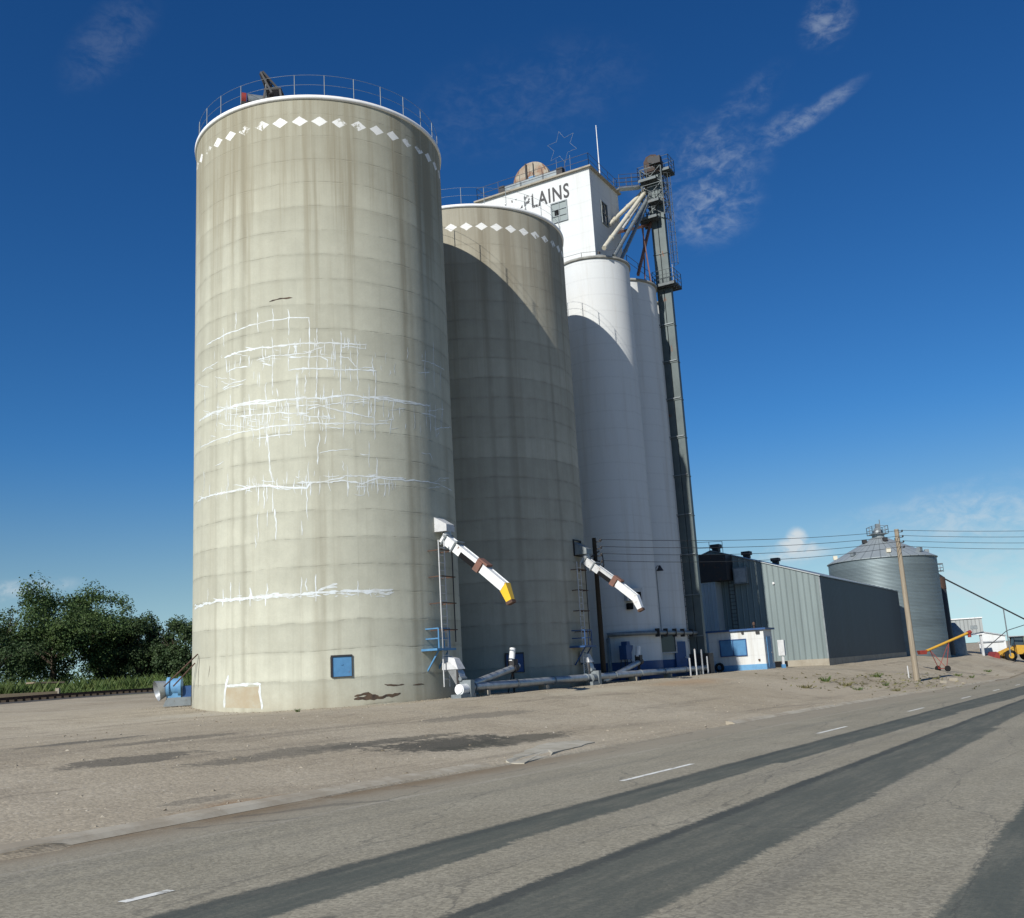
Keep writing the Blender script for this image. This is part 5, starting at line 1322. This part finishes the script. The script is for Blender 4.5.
for p, r_ in zip(q, q[1:]):
    m.hexa([p-tn*1.9-Z*.3, p+tn*1.9-Z*.3, r_+tn*1.9-Z*.3, r_-tn*1.9-Z*.3, p-tn*1.35+Z*.06, p+tn*1.35+Z*.06, r_+tn*1.35+Z*.06, r_-tn*1.35+Z*.06])
M['ballast'] = painted('dark_ballast', (.11, .105, .10), (.06, .058, .055), .5, 9, .95); m.build('ballast', M['ballast'], root)
# timber wall
wa, wb = at(-12, 690, 95.), at(58, 688, 96.5)
wa.z, wb.z = terrain(wa.x, wa.y), terrain(wb.x, wb.y)
root = empty('timber_wall', (wa+wb)/2, 'low weathered timber retaining wall in the weeds at the far left', 'wall')
for i in range(1):
    m = MB(); m.bar(wa+Z*(.22+.42*i), wb+Z*(.22+.42*i), .3, .45); m.build('beam', M['timber'], root)
m = MB(); m.bar(wb-Z*.2, wb+Z*.7, .32); m.build('end_post', M['found'], root)
pa, pb2 = at(30, 683, 103.), at(60, 682.5, 104.)
m = MB(); m.bar(pa, pb2, 2.0, .14); tag(m.build('timber_deck', M['timber']), 'pale plank deck behind the low timber wall', 'deck')

# ------------------------------------------------------------------ trees and weeds
def tree(base, h, cr, seed, leaf, label, nleaf=7000, ls_=.36, gaps=.38, lean=0., low=.04):
    rnd = random.Random(seed)
    root = empty('deciduous_tree', base, label, 'tree', 'trees beyond the track')
    m = MB(); pts = [base-Z*.4, base+Vector((.1, 0, h*.18)), base+Vector((lean*.5, .1, h*.38)), base+Vector((lean, 0, h*.62))]
    m.tube(pts, .035*h, 9, True, .012*h)
    limbs = []
    for i in range(11):
        a = rnd.random()*2*PI; t = rnd.uniform(.2, .55)
        p = pts[0].lerp(pts[3], t*1.1); e = base+Vector((math.cos(a)*cr*rnd.uniform(.5, .85)+lean*.6, math.sin(a)*cr*rnd.uniform(.5, .85), h*rnd.uniform(.42, .88)))
        mid = p.lerp(e, .5)+Vector((0, 0, h*.03)); m.tube([p, mid, e], .014*h, 6, True, .003*h); limbs.append((p, mid, e))
        for j in range(3):
            e2 = mid.lerp(e, rnd.random())+Vector((rnd.uniform(-1, 1), rnd.uniform(-1, 1), rnd.uniform(-.2, .8)))*cr*.3
            m.tube([mid.lerp(e, .2*j), e2], .005*h, 5, True, .002*h); limbs.append((mid, e2, e2))
    m.build('trunk', M['bark'], root)
    # clumps along limbs and through the crown, with leaves on their outer shells
    cl = []
    for p, mid, e in limbs: cl.append((e, cr*rnd.uniform(.16, .30)))
    for i in range(74):
        a = rnd.random()*2*PI; rr = cr*math.sqrt(rnd.random()); z = rnd.uniform(low, 1.)
        k_ = max(.25, math.sin(min(1., (z-low)/(1-low)*.95+.28)*PI*.86))**.6
        cl.append((base+Vector((math.cos(a)*rr*k_+lean*z, math.sin(a)*rr*k_, h*(z*.94+.02))), cr*rnd.uniform(.12, .27)))
    cl = [x for x in cl if noise.noise(x[0]*.25+Vector((seed, 0, 0))) > -gaps]
    v = []; f = []
    tot = sum(r*r for _, r in cl)
    for c_, r in cl:
        n = int(nleaf*r*r/tot)
        for i in range(n):
            d = Vector((rnd.gauss(0, 1), rnd.gauss(0, 1), rnd.gauss(0, .8))).normalized()
            q = c_+d*r*(rnd.random()**.45)*(1+.5*noise.noise(d*2+c_))
            s_ = ls_*rnd.uniform(.5, 1.2); nn = (d+Vector((rnd.uniform(-1, 1), rnd.uniform(-1, 1), rnd.uniform(-.4, 1.2)))).normalized()
            a_, b_, _ = ortho(nn); an = rnd.random()*6.3; x_ = a_*math.cos(an)+b_*math.sin(an); y_ = nn.cross(x_)
            k0 = len(v); v += [q-x_*s_*.5, q+y_*s_*.28, q+x_*s_*.5, q-y_*s_*.28]; f.append((k0, k0+1, k0+2, k0+3))
    m = MB(); m.v = v; m.f = f; m.sm = [False]*len(f); m.build('crown', leaf, root)
def gp(u, d):
    p = at(u, 690, d); p.z = terrain(p.x, p.y); return p
tree(gp(52, 128), 13.0, 7.6, 3, M['leaf_a'], 'tallest broad dark green tree with a rounded crown at the far left', 36000, .33, .42)
tree(gp(98, 134), 12.2, 5.4, 8, M['leaf_a'], 'tall tree with an uneven top right of the broadest one', 25000, .33)
tree(gp(-12, 122), 10.5, 5.6, 5, M['leaf_b'], 'loose airy tree at the very left edge with bare stems showing', 12000, .31, .10)
tree(gp(140, 130), 8.9, 4.2, 11, M['leaf_b'], 'dense dark tree with a rounded crown, second from the silo', 23000, .32)
tree(gp(186, 126), 8.0, 4.2, 14, M['leaf_b'], 'tree partly hidden behind the left edge of the pale silo', 18000, .32, .3)
tree(gp(22, 150), 8.6, 5., 21, M['leaf_b'], 'low dark tree behind the broad one, filling the gap at the left', 11000, .42)
tree(gp(122, 160), 7.4, 5.5, 25, M['leaf_b'], 'low dark tree behind the two dense ones', 11000, .42)
tree(gp(160, 150), 6.8, 4.0, 31, M['leaf_b'], 'low dark tree in the gap left of the silo', 9000, .42, .4)
# weeds and tall grass beyond the track: nobody could count the blades
def blades(m, base, n, r, h, rnd, w=.05):
    for i in range(n):
        a = rnd.random()*2*PI; rr = r*math.sqrt(rnd.random()); p = base+Vector((math.cos(a)*rr, math.sin(a)*rr, 0))
        p.z = terrain(p.x, p.y)-.02
        hh_ = h*rnd.uniform(.5, 1.1); b = rnd.random()*2*PI; dx = Vector((math.cos(b), math.sin(b), 0)); sd = Vector((-dx.y, dx.x, 0))*w*rnd.uniform(.6, 1.3)
        m.add([p-sd, p+sd, p+dx*hh_*.2+Z*hh_*.6+sd*.7, p+dx*hh_*.5+Z*hh_], [(0, 1, 2), (0, 2, 3)])
rnd = random.Random(5); m = MB()
for i in range(1200):
    u = rnd.uniform(-25, 205); d = rnd.uniform(98.5 if u < 70 else 93.5, 124)
    p = gp(u, d); hh_ = (.5 if d < 98 else 1.0)*(1.1+.9*noise.noise(p*.12)); blades(m, p, 24, 1.3, max(.25, hh_)*rnd.choice((.45, .8, .9, 1.2)), rnd, .032)
tag(m.build('tall_grass', M['leaf_c'], origin=(0, 0, 0), ), 'tall bright green weeds and grass between the track and the trees', 'grass', kind='stuff')
# weeds on the verge by the sunlit pole
rnd = random.Random(9)
prot = []
def weed_proto(seed, n, r, h, mat):
    rd = random.Random(seed); m = MB()
    for i in range(n):
        a = rd.random()*2*PI; rr = r*math.sqrt(rd.random()); p = Vector((math.cos(a)*rr, math.sin(a)*rr, -.02))
        hh_ = h*rd.uniform(.4, 1.1); b = a+rd.uniform(-.8, .8); dx = Vector((math.cos(b), math.sin(b), 0)); sd = Vector((-dx.y, dx.x, 0))*rd.uniform(.012, .04)
        m.add([p-sd, p+sd, p+dx*hh_*.3+Z*hh_*.6+sd, p+dx*hh_*.7+Z*hh_], [(0, 1, 2), (0, 2, 3)])
    return m, mat
weeds = [(826, 682, 1, 'leafy green weed nearest the warehouse foundation corner'), (858, 690, 0, 'scrubby green weed patch left of the marker stake'), (886, 686, 1, 'upright weed tuft midway along the verge left of the pole'),
         (876, 677, 0, 'small weed tuft close under the dark warehouse wall'), (958, 676, 0, 'low weed tuft right of the sunlit pole'), (972, 678, 1, 'dark green weed tuft near the road edge right of the pole'), (988, 672, 0, 'green weed tuft farthest along the road edge'),
         (845, 686, 2, 'dry straw coloured tuft on the bare verge'), (895, 691, 2, 'dry grass tuft just left of the stake by the road'), (935, 679, 2, 'dry grass tuft just right of the pole foot'), (805, 688, 2, 'sparse dry tuft before the warehouse corner'), (298, 712, 1, 'tiny green weed at the front foot of the cracked silo'), (182, 704, 1, 'green weed under the blue fan duct')]
protos = [weed_proto(1, 60, .45, .35, M['leaf_c']), weed_proto(2, 45, .3, .6, M['leaf_c']), weed_proto(3, 70, .5, .3, M['leaf_d'])]
made = {}
for u, v, kd, lab in weeds:
    p = hit(u, v); p.z -= .0
    if kd not in made:
        ob = protos[kd][0].build('weed_tuft', protos[kd][1], origin=(0, 0, 0)); made[kd] = ob
    else: ob = made[kd].copy(); col.objects.link(ob)
    ob.location = p; sc = rnd.uniform(.5, .95)*(.4 if v > 700 else 1.0); ob.scale = (sc, sc, sc); ob.rotation_euler.z = rnd.random()*6
    tag(ob, lab, 'weed', 'weed tufts on the verge and yard')
# straw litter strewn on the verge
m = MB()
for i in range(420):
    u, v = rnd.gauss(890, 45), rnd.gauss(682, 5)
    p = hit(u, min(700, max(674, v))); a = rnd.random()*6.3; L = rnd.uniform(.1, .4); d = Vector((math.cos(a), math.sin(a), 0)); sd = Vector((-d.y, d.x, 0))*.02
    m.add([p-sd+Z*.01, p+sd+Z*.01, p+d*L+sd+Z*rnd.uniform(.02, .14), p+d*L-sd+Z*.03], [(0, 1, 2, 3)])
tag(m.build('straw_litter', M['leaf_d'], origin=(0, 0, 0)), 'dry straw and stubble strewn over the verge round the wooden pole', 'straw', kind='stuff')
# broken concrete lumps by the pole
for i, (u, v, lab) in enumerate(((944, 683, 'grey lump of broken concrete nearest the foot of the pole'), (954, 681, 'lump of broken concrete between the pole and the road bend'), (964, 684, 'small dark concrete lump closest to the road edge'))):
    p = hit(u, v); m = MB(); r = (.28, .35, .2)[i]
    pts = [Vector((random.uniform(.7, 1.2)*math.cos(j*PI/3)*r, random.uniform(.7, 1.2)*math.sin(j*PI/3)*r, 0)) for j in range(6)]
    m.prism([p+q-Z*.1 for q in pts], Vector((.03, .02, .1+r*.7))); tag(m.build('concrete_lump', M['found']), lab, 'rubble', 'concrete lumps by the pole')

# ------------------------------------------------------------------ light, sky, camera
SUN_AZ, SUN_EL = 210.7, 34.5
sd = Vector((math.sin(R_(SUN_AZ))*math.cos(R_(SUN_EL)), math.cos(R_(SUN_AZ))*math.cos(R_(SUN_EL)), math.sin(R_(SUN_EL))))
L = bpy.data.lights.new('sun', 'SUN'); L.energy = 5.; L.angle = R_(.53); L.color = (1., .965, .90)
lo_ = bpy.data.objects.new('sun', L); col.objects.link(lo_); lo_.rotation_euler = sd.to_track_quat('Z', 'Y').to_euler(); lo_.location = (0, 0, 60)
w = bpy.data.worlds.new('World'); scene.world = w; w.use_nodes = True; nt = w.node_tree; nt.nodes.clear()
class WN(N):
    def __init__(s): s.t = nt
k = WN()
bg = k.n('Background'); ow = k.n('OutputWorld'); nt.links.new(bg.outputs[0], ow.inputs[0])
sky = k.n('TexSky', sky_type='NISHITA'); sky.sun_disc = False; sky.sun_elevation = R_(SUN_EL); sky.sun_rotation = R_(SUN_AZ); sky.air_density = 1.0; sky.dust_density = .15; sky.ozone_density = 2.5; sky.altitude = 1100
hs = k.n('HueSaturation'); hs.inputs['Saturation'].default_value = 1.3; hs.inputs['Value'].default_value = 1.06; nt.links.new(sky.outputs[0], hs.inputs['Color'])
dirv = k.n('TexCoord').outputs['Generated']
sx, sy, sz = k.sep(dirv)
hz_ = k.math('MAXIMUM', sz, .03)
cp = k.comb(k.math('DIVIDE', sx, hz_), k.math('DIVIDE', sy, hz_), 0.)      # clouds lie on a high level sheet
def cmask(u, v, rx, ry, rot=0.):
    """soft patch of cloud round a bearing of the sky"""
    d = ray(u, v).normalized(); hor = Vector((d.y, -d.x, 0)).normalized(); upv = hor.cross(d).normalized()
    h2 = hor*math.cos(rot)+upv*math.sin(rot); u2 = -hor*math.sin(rot)+upv*math.cos(rot)
    a = k.math('DIVIDE', k.vm('DOT_PRODUCT', k.vm('SUBTRACT', dirv, tuple(d)), tuple(h2)), rx)
    b = k.math('DIVIDE', k.vm('DOT_PRODUCT', k.vm('SUBTRACT', dirv, tuple(d)), tuple(u2)), ry)
    r = k.math('SQRT', k.math('ADD', k.math('MULTIPLY', a, a), k.math('MULTIPLY', b, b)))
    front = k.math('GREATER_THAN', k.vm('DOT_PRODUCT', dirv, tuple(d)), 0.)
    return k.math('MULTIPLY', k.ramp(r, 0., 1., 1., 0.), front)
nv = k.vm('MULTIPLY', dirv, (26., 26., 48.))
n1 = k.noise(nv, 1.0, 7, .62, .8); n2 = k.noise(k.vm('MULTIPLY', dirv, (80., 80., 130.)), 1., 6, .62, .5)
nw = k.math('ADD', k.math('MULTIPLY', n1, .65), k.math('MULTIPLY', n2, .45))
cloud = None
for (u, v, rx, ry, rot, amt, lo, hi) in ((712, 165, .046, .034, .3, .20, .34, .92), (708, 205, .042, .032, .1, .26, .34, .90), (690, 185, .05, .05, 0., .14, .34, .95), (806, 119, .046, .0075, .42, .26, .30, .85), (770, 134, .03, .010, .5, .14, .34, .85), (827, 22, .022, .018, .8, .20, .34, .85), (745, 105, .04, .016, .6, .09, .36, .9),
        (985, 518, .075, .024, -.1, .34, .28, .8), (940, 532, .08, .012, -.1, .18, .3, .8), (797, 540, .0085, .010, 0., .80, .26, .66), (790, 548, .012, .008, 0., .75, .28, .7), (806, 549, .010, .007, 0., .70, .28, .7), (797, 554, .026, .006, 0., .5, .3, .6), (1000, 575, .14, .030, 0, .26, .3, .8), (770, 557, .05, .010, 0, .32, .36, .75), (985, 605, .08, .02, 0, .18, .35, .8),
        (10, 590, .045, .008, .1, .36, .3, .7), (110, 40, .045, .02, .9, .05, .3, .8), (520, 100, .10, .04, .2, .035, .34, .85), (930, 500, .09, .010, .15, .12, .34, .8)):
    mk = cmask(u, v, rx*1.5, ry*1.5, rot)
    den = k.math('MULTIPLY', k.ramp(k.math('MULTIPLY', k.math('SQRT', mk), k.ramp(nw, lo, hi)), .0, .95), amt*1.45)
    cloud = den if cloud is None else k.math('MAXIMUM', cloud, den)
hz2 = k.ramp(sz, -.02, .62, 1., 0.)
skyc = k.mix(1., hs.outputs[0], k.mix(hz2, (.78, 1.06, 1.36), (.84, 1.22, 1.42)), 'MULTIPLY')
lum = k.vm('DOT_PRODUCT', skyc, (.25, .55, .2))
skyc = k.mix(k.ramp(sz, .0, .24, .85, 0.), skyc, k.scale((.68, 1.0, 1.12), lum))
c = k.mix(cloud, skyc, (10., 11.2, 12.))
nt.links.new(c, bg.inputs[0]); bg.inputs[1].default_value = .058

cam = bpy.data.cameras.new('camera'); co = bpy.data.objects.new('camera', cam); col.objects.link(co)
cam.sensor_width = 36; cam.lens = 36*1000/1024.; cam.clip_end = 6000; cam.clip_start = .1
fw = Vector((0, math.cos(TH), math.sin(TH))); up0 = Vector((0, -math.sin(TH), math.cos(TH))); rt0 = Vector((1, 0, 0))
rt = rt0*math.cos(PH)-up0*math.sin(PH); up = rt0*math.sin(PH)+up0*math.cos(PH)
mt = Matrix((rt, up, -fw)).transposed().to_4x4(); mt.translation = (0, 0, EYE); co.matrix_world = mt
scene.camera = co
vs_ = scene.view_settings; vs_.view_transform = 'Standard'; vs_.look = 'None'; vs_.exposure = .08; vs_.gamma = 1.; vs_.use_curve_mapping = False
scene.cycles.use_denoising = True
scene.cycles.max_bounces = 6
